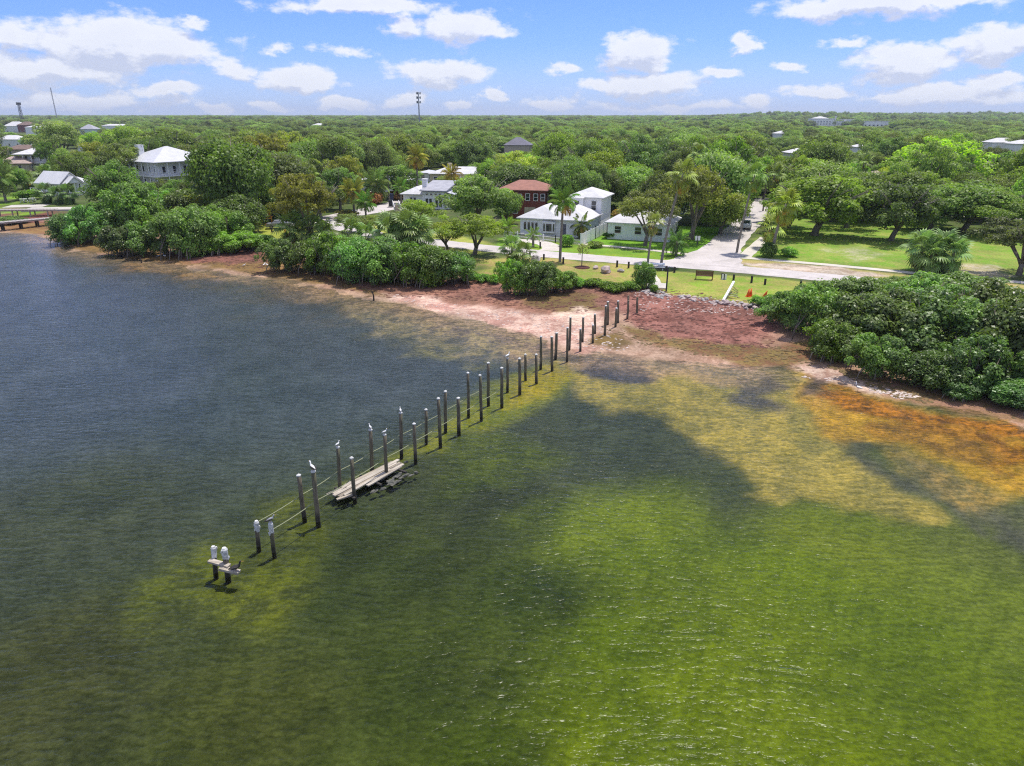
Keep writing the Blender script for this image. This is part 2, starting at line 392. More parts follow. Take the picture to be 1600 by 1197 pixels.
# sea bed tones seen through the turbid water: photo point, main tone, second tone (left ones carry some blue sky reflection in their colour)
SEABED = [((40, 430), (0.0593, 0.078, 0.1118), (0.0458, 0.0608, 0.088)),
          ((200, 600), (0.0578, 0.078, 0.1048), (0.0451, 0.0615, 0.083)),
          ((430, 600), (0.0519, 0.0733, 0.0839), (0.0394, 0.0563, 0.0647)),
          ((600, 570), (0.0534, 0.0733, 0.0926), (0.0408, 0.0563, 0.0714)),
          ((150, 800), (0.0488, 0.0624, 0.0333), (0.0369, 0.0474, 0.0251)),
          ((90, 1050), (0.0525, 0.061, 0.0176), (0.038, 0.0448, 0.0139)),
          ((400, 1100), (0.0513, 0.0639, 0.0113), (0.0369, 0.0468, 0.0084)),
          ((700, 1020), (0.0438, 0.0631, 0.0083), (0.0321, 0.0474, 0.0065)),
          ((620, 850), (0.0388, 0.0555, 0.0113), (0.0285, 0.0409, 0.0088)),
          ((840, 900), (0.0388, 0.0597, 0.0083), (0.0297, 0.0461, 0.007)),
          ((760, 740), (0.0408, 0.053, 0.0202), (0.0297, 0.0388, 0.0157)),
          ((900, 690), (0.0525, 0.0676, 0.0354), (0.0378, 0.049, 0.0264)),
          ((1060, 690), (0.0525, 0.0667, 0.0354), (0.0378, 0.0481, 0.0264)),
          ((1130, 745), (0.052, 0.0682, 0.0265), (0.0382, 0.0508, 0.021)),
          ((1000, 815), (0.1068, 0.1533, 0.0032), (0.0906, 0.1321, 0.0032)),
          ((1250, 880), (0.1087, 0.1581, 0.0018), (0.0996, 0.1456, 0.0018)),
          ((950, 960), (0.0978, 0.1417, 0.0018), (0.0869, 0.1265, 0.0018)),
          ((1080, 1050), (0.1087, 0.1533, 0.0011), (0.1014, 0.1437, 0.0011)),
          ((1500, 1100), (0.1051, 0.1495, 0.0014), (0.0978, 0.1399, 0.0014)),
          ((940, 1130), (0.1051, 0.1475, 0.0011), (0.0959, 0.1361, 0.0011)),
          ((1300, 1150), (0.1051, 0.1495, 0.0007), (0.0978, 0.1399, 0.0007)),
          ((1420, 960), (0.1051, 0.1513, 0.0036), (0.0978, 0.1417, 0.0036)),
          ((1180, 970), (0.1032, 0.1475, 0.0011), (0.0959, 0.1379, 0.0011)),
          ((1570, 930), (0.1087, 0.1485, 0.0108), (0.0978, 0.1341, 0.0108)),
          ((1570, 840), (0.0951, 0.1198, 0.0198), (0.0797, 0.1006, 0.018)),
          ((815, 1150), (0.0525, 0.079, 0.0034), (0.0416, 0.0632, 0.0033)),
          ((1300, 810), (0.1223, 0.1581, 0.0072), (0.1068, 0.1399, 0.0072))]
Z_ = []   # painted ground cover: polygon in photo pixels, plane height, tones, feather in metres, edge wobble in metres
def zone(pts, a, b, feather, wob=1.0, z=0.0): Z_.append((wpoly(pts, z), a, b, feather, wob))
# shallows
zone([(95, 378), (190, 400), (330, 420), (470, 438), (600, 468), (560, 505), (480, 490), (400, 465), (300, 440), (190, 425), (120, 405)], (.105, .085, .05), (.045, .05, .045), 4, 3)
zone([(175, 402), (260, 411), (340, 424), (350, 434), (270, 430), (190, 412)], (.30, .15, .03), (.07, .055, .03), 1.2, 1.5)
zone([(420, 432), (480, 442), (560, 462), (590, 476), (520, 468), (440, 446)], (.26, .14, .04), (.06, .05, .03), .8, 1.5)
zone([(500, 450), (620, 476), (720, 497), (790, 512), (850, 530), (880, 550), (850, 568), (780, 558), (700, 545), (640, 530), (590, 505), (520, 475)], (.26, .21, .12), (.085, .09, .088), 1.5, 2.5)
zone([(690, 505), (770, 512), (850, 535), (870, 560), (800, 558), (730, 535)], (.38, .29, .15), (.11, .10, .10), 1.0, 2)
zone([(600, 520), (690, 540), (780, 565), (740, 572), (660, 545), (600, 532)], (.17, .16, .075), (.055, .065, .06), 1.2, 2)
zone([(560, 745), (650, 690), (700, 645), (770, 600), (830, 572), (890, 560), (910, 585), (850, 625), (760, 665), (700, 690), (640, 725)], (.20, .205, .016), (.115, .14, .014), 1.2, .8)
zone([(800, 590), (880, 565), (900, 580), (850, 615), (800, 628)], (.33, .26, .016), (.24, .21, .02), .8, .6)
zone([(215, 905), (300, 848), (385, 822), (455, 850), (470, 905), (430, 955), (340, 975), (250, 945)], (.115, .135, .010), (.055, .068, .013), 1.3, 1)
zone([(405, 770), (470, 755), (520, 790), (500, 830), (440, 835)], (.095, .11, .012), (.05, .062, .012), 1.2, .7)
zone([(690, 690), (790, 672), (860, 700), (800, 745), (700, 760)], (.075, .10, .013), (.04, .058, .012), 1.6, 1)
zone([(880, 790), (980, 750), (1090, 770), (1080, 810), (960, 850), (890, 850)], (.124, .166, .009), (.112, .152, .009), 3.0, 1.4)
zone([(885, 575), (960, 570), (1100, 572), (1200, 575), (1290, 592), (1345, 650), (1330, 690), (1400, 740), (1430, 800), (1390, 815), (1280, 795), (1200, 765), (1165, 715), (1090, 682), (1020, 645), (950, 632), (895, 605)],
     (.36, .28, .06), (.20, .175, .05), .8, 1.2)
zone([(900, 565), (1000, 563), (1110, 570), (1210, 576), (1190, 600), (1060, 590), (930, 590)], (.40, .27, .12), (.2, .16, .11), .8, 1.0)
zone([(1225, 572), (1290, 590), (1350, 608), (1440, 630), (1600, 666), (1720, 700), (1720, 790), (1600, 768), (1500, 742), (1420, 700), (1330, 690), (1280, 650), (1245, 600)],
     (.46, .27, .024), (.28, .165, .022), .9, 1.2)
zone([(1290, 596), (1350, 610), (1440, 633), (1600, 672), (1600, 690), (1480, 668), (1400, 652), (1320, 630)], (.10, .042, .010), (.46, .18, .012), .5, 1.3)  # mangrove shadow on the shallows, painted into the bed as dark brown mottle
zone([(1400, 655), (1500, 672), (1620, 700), (1620, 740), (1540, 725), (1440, 690)], (.46, .20, .014), (.16, .07, .012), .5, 1.4)
zone([(1370, 650), (1480, 690), (1560, 700), (1600, 735), (1480, 712), (1380, 680)], (.16, .085, .018), (.40, .2, .02), .5, 1.3)
zone([(1400, 695), (1500, 742), (1590, 770), (1540, 800), (1500, 790), (1440, 745)], (.36, .235, .06), (.17, .14, .05), .7, .7)
zone([(1325, 688), (1390, 700), (1470, 760), (1520, 800), (1620, 780), (1620, 850), (1500, 820), (1400, 760)], (.095, .10, .06), (.065, .07, .05), 1.2, 1.6)
zone([(1170, 582), (1215, 580), (1218, 622), (1200, 640), (1180, 620)], (.11, .10, .085), (.06, .058, .056), .9, 1.6)
zone([(935, 556), (1000, 566), (1010, 590), (960, 596), (900, 580)], (.062, .066, .075), (.035, .04, .045), .6, 1.0)
zone([(1250, 590), (1290, 592), (1300, 615), (1262, 612)], (.10, .07, .05), (.05, .04, .035), .5, 1.0)
NSEA = len(Z_)
# beach
zone([(86, 372), (170, 372), (260, 390), (420, 398), (560, 430), (770, 450), (770, 480), (600, 466), (470, 438), (330, 420), (190, 402), (130, 396)], (.22, .135, .05), (.15, .095, .04), 1, 1)
zone([(600, 450), (700, 462), (800, 478), (850, 492), (930, 500), (930, 560), (850, 530), (720, 498), (600, 470)], (.60, .42, .33), (.38, .21, .165), 1, 1.2)
zone([(252, 394), (330, 388), (412, 390), (418, 412), (300, 413)], (.24, .105, .08), (.15, .07, .05), 1, .8)
zone([(540, 440), (640, 446), (760, 462), (900, 492), (860, 497), (720, 474), (600, 458)], (.30, .15, .105), (.19, .10, .065), .8, 1)
zone([(640, 444), (770, 436), (1000, 450), (1000, 480), (950, 502), (900, 488), (850, 478), (770, 474)], (.27, .135, .10), (.17, .085, .06), 1, 1)
zone([(800, 458), (930, 470), (962, 488), (915, 492), (850, 486), (800, 472)], (.19, .13, .05), (.145, .09, .045), .7, 1)
zone([(860, 490), (905, 484), (945, 492), (930, 512), (880, 505)], (.66, .52, .40), (.46, .31, .24), .6, .8)
zone([(985, 464), (1040, 458), (1195, 478), (1215, 510), (1205, 548), (1110, 538), (1040, 530), (985, 512), (970, 485)], (.29, .135, .105), (.155, .066, .05), .8, .8)
zone([(958, 512), (1040, 529), (1110, 536), (1205, 546), (1250, 530), (1295, 562), (1235, 572), (1180, 574), (1100, 558), (1010, 538)], (.20, .145, .05), (.165, .085, .045), .6, 1)
zone([(932, 526), (962, 524), (992, 540), (960, 549), (928, 538)], (.18, .12, .04), (.15, .10, .045), .4, .5)
zone([(1285, 560), (1330, 585), (1440, 605), (1620, 640), (1620, 672), (1500, 644), (1400, 622), (1300, 598)], (.28, .155, .105), (.20, .125, .055), .6, .8)
zone([(1225, 570), (1290, 580), (1400, 612), (1390, 624), (1300, 604), (1240, 588)], (.58, .43, .34), (.34, .20, .15), .5, .8)
zone([(0, 330), (90, 333), (88, 350), (0, 353)], (.21, .08, .065), (.15, .06, .05), 1, 1)
zone([(0, 352), (90, 350), (90, 372), (60, 368), (0, 360)], (.26, .16, .06), (.2, .1, .05), 1, 1)
# lawns and bare ground
G1, G2 = (.16, .30, .03), (.115, .23, .02)
zone([(1225, 340), (1430, 345), (1620, 375), (1620, 430), (1440, 424), (1290, 412), (1135, 400), (1195, 372)], (.15, .285, .028), (.25, .28, .065), 1.5, 1, 1)
zone([(1010, 423), (1055, 424), (1250, 440), (1330, 452), (1215, 478), (1180, 474), (1040, 460)], (.20, .30, .035), (.30, .28, .075), .7, .6, 1)
zone([(740, 405), (850, 400), (1005, 417), (1015, 450), (900, 440), (770, 436)], (.22, .27, .045), (.34, .25, .10), 1, 1, 1)
zone([(780, 372), (905, 383), (1050, 396), (1095, 402), (1065, 409), (860, 398), (770, 386)], G1, (.20, .28, .03), .6, .5, 1)
zone([(905, 378), (1000, 352), (1150, 355), (1110, 393), (1050, 394)], (.15, .31, .02), (.11, .24, .02), .6, .5, 1)
zone([(1135, 402), (1215, 408), (1400, 428), (1600, 445), (1600, 458), (1400, 440), (1180, 420)], (.27, .27, .065), (.37, .30, .12), .6, .5, 1)
zone([(1160, 412), (1215, 410), (1300, 418), (1390, 434), (1330, 436), (1220, 424)], (.50, .42, .34), (.33, .25, .18), .6, .9, 1)
zone([(400, 345), (470, 350), (500, 362), (450, 374), (395, 372)], (.33, .32, .06), (.25, .30, .04), .8, .8, 1)
zone([(560, 350), (700, 362), (770, 382), (760, 398), (640, 385), (560, 368)], (.25, .31, .05), (.32, .31, .08), .8, .8, 1)
zone([(785, 330), (830, 330), (830, 345), (790, 345)], (.18, .32, .03), G2, 1, .6, 1)
zone([(640, 268), (690, 270), (680, 282), (600, 285)], (.25, .34, .06), (.3, .32, .08), 1, .8, 1)
zone([(0, 300), (30, 300), (34, 324), (0, 326)], (.22, .36, .03), G2, 1, .6, 1)
zone([(20, 326), (60, 325), (60, 335), (24, 336)], (.16, .33, .02), G2, .6, .4, 1)
zone([(1290, 388), (1345, 385), (1380, 398), (1340, 408)], (.40, .38, .22), (.22, .30, .05), 1, 1.6, 1)
zone([(1475, 412), (1560, 415), (1575, 432), (1500, 430)], (.46, .40, .30), (.30, .28, .10), 1, 1, 1)
def axis(lo, hi, step, far_lo, far_hi, g=1.18):
    a = list(np.arange(lo, hi + .01, step)); s = step; x = hi
    while x < far_hi: s *= g; x += s; a.append(x)
    s = step; x = lo
    while x > far_lo: s *= g; x -= s; a.insert(0, x)
    return np.array(a)
def build_ground():
    xs = axis(-80, 70, .5, -7000, 7000); ys = axis(14, 135, .5, -700, 9000)
    X, Y = np.meshgrid(xs, ys); x, y = X.ravel(), Y.ravel()
    z = ground_z(x, y); sd = shore_sd(x, y)
    # sea bed by inverse distance between the sampled tones
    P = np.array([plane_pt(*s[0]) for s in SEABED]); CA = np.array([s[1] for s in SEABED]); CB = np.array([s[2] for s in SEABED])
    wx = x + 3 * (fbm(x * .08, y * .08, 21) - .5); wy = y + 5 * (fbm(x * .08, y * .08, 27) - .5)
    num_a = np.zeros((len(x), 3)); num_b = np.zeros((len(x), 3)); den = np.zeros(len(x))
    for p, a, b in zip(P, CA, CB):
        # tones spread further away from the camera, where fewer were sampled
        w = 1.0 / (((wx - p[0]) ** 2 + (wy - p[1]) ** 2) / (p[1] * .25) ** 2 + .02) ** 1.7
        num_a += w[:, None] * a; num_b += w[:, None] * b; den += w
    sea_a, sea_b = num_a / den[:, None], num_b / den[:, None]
    beach_a, beach_b = np.array((.42, .28, .20)), np.array((.27, .165, .11))
    land_a, land_b = np.array((.070, .115, .022)), np.array((.10, .11, .045))
    tb = sstep(-.5, .5, sd + 1.5 * (fbm(x * .5, y * .5, 31) - .5))[:, None]
    tl = sstep(12, 17, sd + 3 * (fbm(x * .2, y * .2, 35) - .5))[:, None]
    def lay(c, zs, k):
        for (Pz, a, b, fe, wob) in zs:
            lo, hi = Pz.min(0) - 6, Pz.max(0) + 6
            s = np.where((x > lo[0]) & (x < hi[0]) & (y > lo[1]) & (y < hi[1]))[0]
            if not len(s): continue
            f = .30
            xx = x[s] + wob * 4.5 * (fbm(x[s] * f, y[s] * f, 41, 5) - .5); yy = y[s] + wob * 4.5 * (fbm(x[s] * f, y[s] * f, 47, 5) - .5)
            al = sstep(-fe, fe, poly_sd(Pz, xx, yy))[:, None]
            c[s] = c[s] * (1 - al) + np.array((a, b)[k]) * al
        return c
    wet = (sstep(-6.5, -.6, sd + 5 * (fbm(x * .35, y * .35, 71, 5) - .5)) * .85 * (1 - .85 * sstep(17, 25, x)))[:, None]     # pale wet sand under the last hand of water
    out = []
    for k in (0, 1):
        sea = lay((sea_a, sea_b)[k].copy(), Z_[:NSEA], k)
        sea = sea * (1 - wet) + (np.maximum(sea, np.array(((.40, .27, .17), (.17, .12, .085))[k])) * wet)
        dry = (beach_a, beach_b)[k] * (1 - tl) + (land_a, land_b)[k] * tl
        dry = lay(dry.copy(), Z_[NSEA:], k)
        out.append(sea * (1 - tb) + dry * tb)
    nx, ny = len(xs), len(ys)
    idx = np.arange(nx * ny).reshape(ny, nx)
    q = np.stack([idx[:-1, :-1], idx[:-1, 1:], idx[1:, 1:], idx[1:, :-1]], -1).reshape(-1, 4)
    me = np_mesh('ground', np.stack([x, y, z], -1), q)
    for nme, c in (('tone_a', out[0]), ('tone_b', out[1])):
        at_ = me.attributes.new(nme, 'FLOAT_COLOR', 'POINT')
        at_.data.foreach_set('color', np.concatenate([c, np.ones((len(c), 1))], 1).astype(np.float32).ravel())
    me.polygons.foreach_set('use_smooth', np.ones(len(q), bool))
    m, t = new_mat('ground')
    a = t.new('ShaderNodeAttribute', attribute_name='tone_a'); b = t.new('ShaderNodeAttribute', attribute_name='tone_b')
    g = t.new('ShaderNodeNewGeometry'); p = g.outputs['Position']
    n = t.m('ADD', t.m('MULTIPLY', t.noise(p, .45, 5, .62, .6), .62), t.m('MULTIPLY', t.noise(p, 2.6, 4, .65), .38))
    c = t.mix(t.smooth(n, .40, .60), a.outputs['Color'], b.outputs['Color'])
    fine = t.noise(p, 5.5, 4, .7)
    c = t.mix(1.0, c, t.mix(t.smooth(fine, .25, .75), rgb(.72, .72, .72), rgb(1.28, 1.28, 1.28)), 'MULTIPLY')
    c = t.mix(1.0, c, t.mix(t.smooth(t.noise(p, .16, 4, .6), .3, .7), rgb(.80, .84, .82), rgb(1.18, 1.14, 1.12)), 'MULTIPLY')
    bs = t.new('ShaderNodeBsdfPrincipled'); t.put(bs.inputs['Base Color'], c); bs.inputs['Roughness'].default_value = .95
    bs.inputs['Specular IOR Level'].default_value = .15
    bn = t.new('ShaderNodeBump'); bn.inputs['Strength'].default_value = .5; bn.inputs['Distance'].default_value = .066
    t.put(bn.inputs['Height'], t.m('ADD', t.noise(p, 1.6, 4, .65), t.m('MULTIPLY', fine, .6))); t.l.new(bn.outputs[0], bs.inputs['Normal'])
    finish(t, bs.outputs[0]); me.materials.append(m)
    tag(link('ground', me), kind='structure')
def np_mesh(name, v, q):
    me = bpy.data.meshes.new(name)
    me.vertices.add(len(v)); me.vertices.foreach_set('co', np.ascontiguousarray(v, dtype=np.float32).ravel())
    me.loops.add(q.size); me.loops.foreach_set('vertex_index', np.ascontiguousarray(q, dtype=np.int32).ravel())
    me.polygons.add(len(q)); me.polygons.foreach_set('loop_start', np.arange(0, q.size, q.shape[1], dtype=np.int32))
    me.update(calc_edges=True)
    return me
build_ground()

# ------------------------------------------------------------------ water: one rippled sheet over the sea bed
def build_water():
    pts = [(-6000, 400), (-400, 205), (-160, 165)] + [(x - 6, y + 14) for x, y in SHORE[3:-3]] + [(70, 50), (220, 0), (6000, -560), (6000, -700), (-6000, -700)]
    ob = MB().poly(*[(x, y, 0) for x, y in pts][::-1])
    m, t = new_mat('water')
    g = t.new('ShaderNodeNewGeometry'); p = g.outputs['Position']
    mp = t.new('ShaderNodeMapping'); mp.inputs['Rotation'].default_value = (0, 0, R(-28)); mp.inputs['Scale'].default_value = (.62, 2.0, 1)
    t.put(mp.inputs['Vector'], t.v('MULTIPLY_ADD', t.noise(p, .12, 2, .5, out=1), (2.0, 2.0, 0), p))
    mp2 = t.new('ShaderNodeMapping'); mp2.inputs['Rotation'].default_value = (0, 0, R(20)); mp2.inputs['Scale'].default_value = (.8, 1.5, 1)
    t.put(mp2.inputs['Vector'], p)
    calm = t.smooth(t.noise(p, .045, 3, .6), .35, .65, .65, 1.15)              # wind lanes: rougher and smoother water
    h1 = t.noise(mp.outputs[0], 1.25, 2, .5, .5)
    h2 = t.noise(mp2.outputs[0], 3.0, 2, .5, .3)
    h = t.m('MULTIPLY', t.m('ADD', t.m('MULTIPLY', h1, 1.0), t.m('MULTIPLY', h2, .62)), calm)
    bn = t.new('ShaderNodeBump'); bn.inputs['Strength'].default_value = 1.0; bn.inputs['Distance'].default_value = .12
    t.put(bn.inputs['Height'], h)
    fr = t.new('ShaderNodeFresnel'); fr.inputs['IOR'].default_value = 1.17; t.l.new(bn.outputs[0], fr.inputs['Normal'])
    tr = t.new('ShaderNodeBsdfTransparent'); t.put(tr.inputs[0], t.mix(t.smooth(t.m('MULTIPLY_ADD', h2, .55, t.m('MULTIPLY', h1, .5)), .40, .62), rgb(.68, .71, .62), rgb(1, 1, .97)))  # light and dark of the ripples put into the tint, in place of reflection contrast
    gl = t.new('ShaderNodeBsdfGlossy'); gl.inputs['Roughness'].default_value = .24; t.l.new(bn.outputs[0], gl.inputs['Normal'])
    mx = t.new('ShaderNodeMixShader'); t.put(mx.inputs[0], fr.outputs[0])
    t.l.new(tr.outputs[0], mx.inputs[1]); t.l.new(gl.outputs[0], mx.inputs[2])
    finish(t, mx.outputs[0])
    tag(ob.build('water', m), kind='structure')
build_water()

# ------------------------------------------------------------------ roads, paths (sheets a little above the lawn)
def strip(name, pts_px, width, mat, z, widths=None):
    P = [Vector(atland(*p)) for p in pts_px]; Q = []
    for k in range(len(P) - 1):                       # Catmull-Rom so bends are smooth
        p0, p1, p2, p3 = P[max(k - 1, 0)], P[k], P[k + 1], P[min(k + 2, len(P) - 1)]
        for s in range(6):
            t = s / 6
            Q.append((.5 * ((2 * p1) + (p2 - p0) * t + (2 * p0 - 5 * p1 + 4 * p2 - p3) * t * t + (3 * p1 - p0 - 3 * p2 + p3) * t ** 3), k + t))
    Q.append((P[-1], len(P) - 1.0)); mb = MB(); n = len(Q)
    for k, (p, u) in enumerate(Q):
        d = (Q[min(k + 1, n - 1)][0] - Q[max(k - 1, 0)][0]).normalized(); s = Vector((-d.y, d.x))
        w = width if widths is None else float(np.interp(u, range(len(widths)), widths))
        wl = w / 2 * (1 + .05 * math.sin(k * 1.7)); wr = w / 2 * (1 + .05 * math.sin(k * 2.3 + 1))
        a, b = p + s * wl, p - s * wr
        mb.v += [(a.x, a.y, z), (b.x, b.y, z), (a.x, a.y, z - .15), (b.x, b.y, z - .15)]
    for k in range(n - 1):
        i = 4 * k; mb.f += [(i, i + 1, i + 5, i + 4), (i + 2, i, i + 4, i + 6), (i + 1, i + 3, i + 7, i + 5)]
    return tag(mb.build(name, mat), kind='structure')
strip('shore_road', [(430, 354), (500, 347), (545, 358), (600, 370), (690, 380), (760, 388), (850, 397), (1000, 409), (1110, 417), (1250, 430), (1400, 444), (1560, 458), (1700, 470), (1900, 488), (2150, 512)], 4.8, M['road'], 1.030)
strip('side_street', [(1098, 414), (1112, 403), (1128, 388), (1150, 365), (1170, 346), (1188, 325), (1198, 310)], 5, M['road'], 1.038, [11, 8.2, 5.6, 5.2, 5.2, 5, 5])
strip('back_street', [(500, 345), (530, 338), (580, 329), (630, 317), (690, 300), (730, 290)], 6, M['road'], 1.034, [5, 6, 7.5, 8, 6, 6])
strip('sidewalk', [(905, 381), (980, 387), (1049, 394.5), (1088, 399)], 1.3, M['pavement'], 1.022)
strip('sidewalk', [(1128, 400), (1213, 407), (1300, 414.5), (1400, 424), (1500, 433), (1640, 445), (1850, 463), (2100, 484)], 1.5, M['pavement'], 1.026)
strip('sidewalk', [(1163, 401), (1180, 386), (1197, 371)], 1.9, M['pavement'], 1.018)
strip('driveway', [(858, 392), (862, 386), (845, 379), (815, 376), (790, 377)], 3, M['shell_drive'], 1.015)
strip('park_path', [(1008, 421), (1016, 432), (1023, 444)], 1.8, M['pavement'], 1.012)
strip('back_driveway', [(590, 300), (640, 276), (690, 272)], 6, M['shell_drive'], 1.010)
strip('lawn_path', [(1380, 338), (1480, 338), (1600, 342)], 2.2, M['pavement'], 1.014)

# ------------------------------------------------------------------ haze: even, thin air round the whole place
def haze():
    m, t = new_mat('haze'); o = t.new('ShaderNodeOutputMaterial'); v = t.new('ShaderNodeVolumePrincipled')
    v.inputs['Color'].default_value = rgb(.80, .88, 1.0); v.inputs['Density'].default_value = 1.15e-4; v.inputs['Anisotropy'].default_value = .2
    t.l.new(v.outputs[0], o.inputs['Volume'])
    tag(MB().box(-11000, -1200, -4, 11000, 12500, 120).build('haze', m), kind='stuff')
haze()

# ------------------------------------------------------------------ pilings of the ruined dock
ORD = ['first', 'second', 'third', 'fourth', 'fifth', 'sixth', 'seventh', 'eighth', 'ninth', 'tenth', 'eleventh', 'twelfth',
       'thirteenth', 'fourteenth', 'fifteenth', 'sixteenth', 'seventeenth', 'eighteenth', 'nineteenth', 'twentieth']
LEFT_ROW = [((333, 857), (337, 894)), ((401, 816), (404, 853)), ((467, 742), (475, 807)), ((528, 698), (531.5, 768)), ((579, 671), (582, 738)),
            ((626, 645), (627, 709)), ((665.5, 640), (666, 687)), ((696, 611), (696, 669)), ((731, 583), (732, 646)), ((763, 567), (763, 628)),
            ((793, 560), (793, 608)), ((821, 554), (821, 591)), ((845.5, 526), (845, 575)), ((869.7, 520), (868, 561)), ((891.6, 496), (889.7, 547)),
            ((911.6, 496), (910, 534)), ((929.7, 491), (929.5, 521)), ((950, 471.6), (949.5, 507)), ((966, 470.5), (965.8, 504)), ((981.8, 462.6), (981.8, 487))]
RIGHT_ROW = [((351, 858), (356, 900)), ((423, 818), (428, 862)), ((489, 737), (497, 814)), ((549, 716), (554, 778)), ((601, 679), (604, 744)),
             ((647, 662), (649, 717)), ((685, 622), (688, 692)), ((716, 622), (717, 673)), ((750, 586), (752, 651)), ((784, 575), (784, 631)),
             ((812, 560), (812, 612)), ((838, 554), (838, 596)), ((862, 526), (862.6, 578)), ((886.8, 512), (885.8, 565)), ((907, 514), (906.8, 549)),
             ((926.8, 508), (926, 536)), ((946.8, 477.6), (945, 524)), ((963.4, 481.6), (961.6, 510)), ((981.8, 470), (980.5, 496)), ((996, 465), (995.5, 486))]
PILES = {}
def piling(row, k, top, base, label):
    x, y = plane_pt(base[0], base[1], max(0.0, float(ground_z(*plane_pt(*base, 0)))))
    zt = z_at(y, top[1]); u, b, c = ray(*top)
    tx, ty = u * y / b, y                                   # the head leans a little
    rt = empty('piling', (x, y, 0)); tag(rt, label, 'piling', 'old dock pilings in two rows running out from the beach')
    z0 = min(float(ground_z(x, y)) - 1.0, -1.2); r = .102 + .026 * random.random(); rr = random.Random(k * 7 + (row == 'r'))
    dx, dy = (tx - x), rr.uniform(-.05, .05); n = 7; pts = []
    for q in range(n):
        t = q / (n - 1); z = z0 + (zt - z0) * t
        pts.append((dx * z / zt + rr.uniform(-.012, .012), dy * z / zt, z))
    MB().tube(pts, [r * (1.08 - .14 * q / (n - 1)) for q in range(n)], 12).build('shaft', M['piling'], rt, True)
    cap_r = r * .98
    if k < 2:      # heads crusted white with droppings
        g = MB().tube([(dx * .72, 0, zt * .62), (dx * .8, dy, zt * .8), (dx, dy, zt), (dx, dy, zt + .1)], [r * 1.02, r * 1.12, r * 1.15, r * .7], 10)
        for q in range(4): g.blob((dx + rr.uniform(-.11, .11), dy + rr.uniform(-.1, .1), zt * rr.uniform(.66, 1.0)), (.06, .055, .10), q, 6, 4, .5)
        g.build('guano_crust', M['guano'], rt)
    else:
        MB().tube([(dx, dy, zt - .05), (dx, dy, zt + .015), (dx, dy, zt + .07)], [cap_r * 1.04, cap_r * 1.04, cap_r * .35], 10).build('guano_cap', M['guano'] if y < 70 else M['piling'], rt)
    PILES[(row, k)] = (x + dx, y + dy, zt + .07, x, y); return rt
NR = len(LEFT_ROW)
for row, L in (('l', LEFT_ROW), ('r', RIGHT_ROW)):
    for k, (tp, bs) in enumerate(L):
        side = 'left hand row' if row == 'l' else 'right hand row'
        if k < 2:
            lab = ['short stub at the seaward end of the dock', 'white crusted short piling next after the seaward end'][k] + (', left one of its pair' if row == 'l' else ', right one of its pair')
        else: lab = f"tall dark piling, {ORD[k]} from the seaward end, {side}"
        piling(row, k, tp, bs, lab)
# planks nailed to the seaward stub
tb = empty('broken_crossbeam', (PILES[('r', 0)][3], PILES[('r', 0)][4], 0)); tag(tb, 'two bleached boards nailed across the pair of stubs at the seaward end', 'beam')
p0, p1 = PILES[('l', 0)], PILES[('r', 0)]
ox, oy = p1[3], p1[4]
MB().bar((p0[3] - ox - .1, p0[4] - oy - .2, .78), (.25, -.22, .70), .26, .10).build('plank', M['bleached_plank'], tb)
MB().bar((-.15, -.30, .66), (.75, -.42, .50), .28, .12).build('plank', M['bleached_plank'], tb)
# ropes strung along the rows
def rope(row, ks, z, label):
    o = PILES[(row, ks[0])]; pts = []
    for a, b in zip(ks[:-1], ks[1:]):
        A, B = PILES[(row, a)], PILES[(row, b)]
        for q in range(6):
            t = q / 6; pts.append((A[3] + (B[3] - A[3]) * t, A[4] + (B[4] - A[4]) * t + .16, z(A) * (1 - t) + z(B) * t - .25 * t * (1 - t)))
    B = PILES[(row, ks[-1])]; pts.append((B[3], B[4] + .16, z(B)))
    tag(MB().tube(pts, .022, 5).build('rope', M['rope']), label, 'rope')
rope('l', [1, 2, 3, 4, 5, 6, 7, 8, 9], lambda p: 1.25, 'slack pale rope strung along the left hand row of pilings')
rope('r', [1, 2, 3, 4, 5, 6, 7, 8, 9], lambda p: 1.15, 'slack pale rope strung along the right hand row of pilings')
# collapsed walkway lying between the pilings
def wreck():
    a, b = Vector(plane_pt(521, 777, .12)), Vector(plane_pt(632, 722, .12)); c = (a + b) / 2; d = (b - a).normalized(); L = (b - a).length
    rt = empty('collapsed_walkway', (c.x, c.y, .1), math.atan2(d.y, d.x)); tag(rt, 'collapsed walkway of bleached loose planks floating between the pilings', 'dock wreck')
    rr = random.Random(5)
    spec = [(-.52, .40, -.62, .6), (-.30, .46, -.30, 1), (-.50, .40, -.06, .8), (-.47, .44, .20, 1), (-.42, .24, .48, .7), (-.15, .38, .74, .9), (-.52, -.36, .82, .5), (-.05, .42, .50, .7), (-.48, -.2, -.36, .9)]
    for k, (s, e, off, w) in enumerate(spec):
        tl = rr.uniform(-.16, .16)
        MB().bar((s * L, -off * .7 - tl, .08 + .03 * (k % 3)), (e * L, -off * .7 + tl, .10 + .035 * ((k * 5) % 3)), .15 + .07 * w, .07).build('plank', M['bleached_plank'] if k % 3 else M['pale_plank'], rt)
    for q in range(3): MB().bar((-.38 * L + q * .36 * L, -1.05, .015), (-.36 * L + q * .34 * L, .8, .0), .14, .10).build('crossbeam', M['post_wood'], rt)
    o = tag(MB_net(L).build('net', M['net'], rt), kind='stuff')
def MB_net(L):
    mb = MB(); rr = random.Random(3)
    for k in range(34):
        x = rr.uniform(.05, .55) * L if k % 2 else rr.uniform(-.3, .3) * L
        y = rr.uniform(-1.5, .2) if k % 2 else rr.uniform(-1.45, -.95)
        mb.blob((x, y, -.04), (rr.uniform(.15, .35), rr.uniform(.06, .15), rr.uniform(.05, .09)), k, 6, 4, .7)
    return mb
wreck()

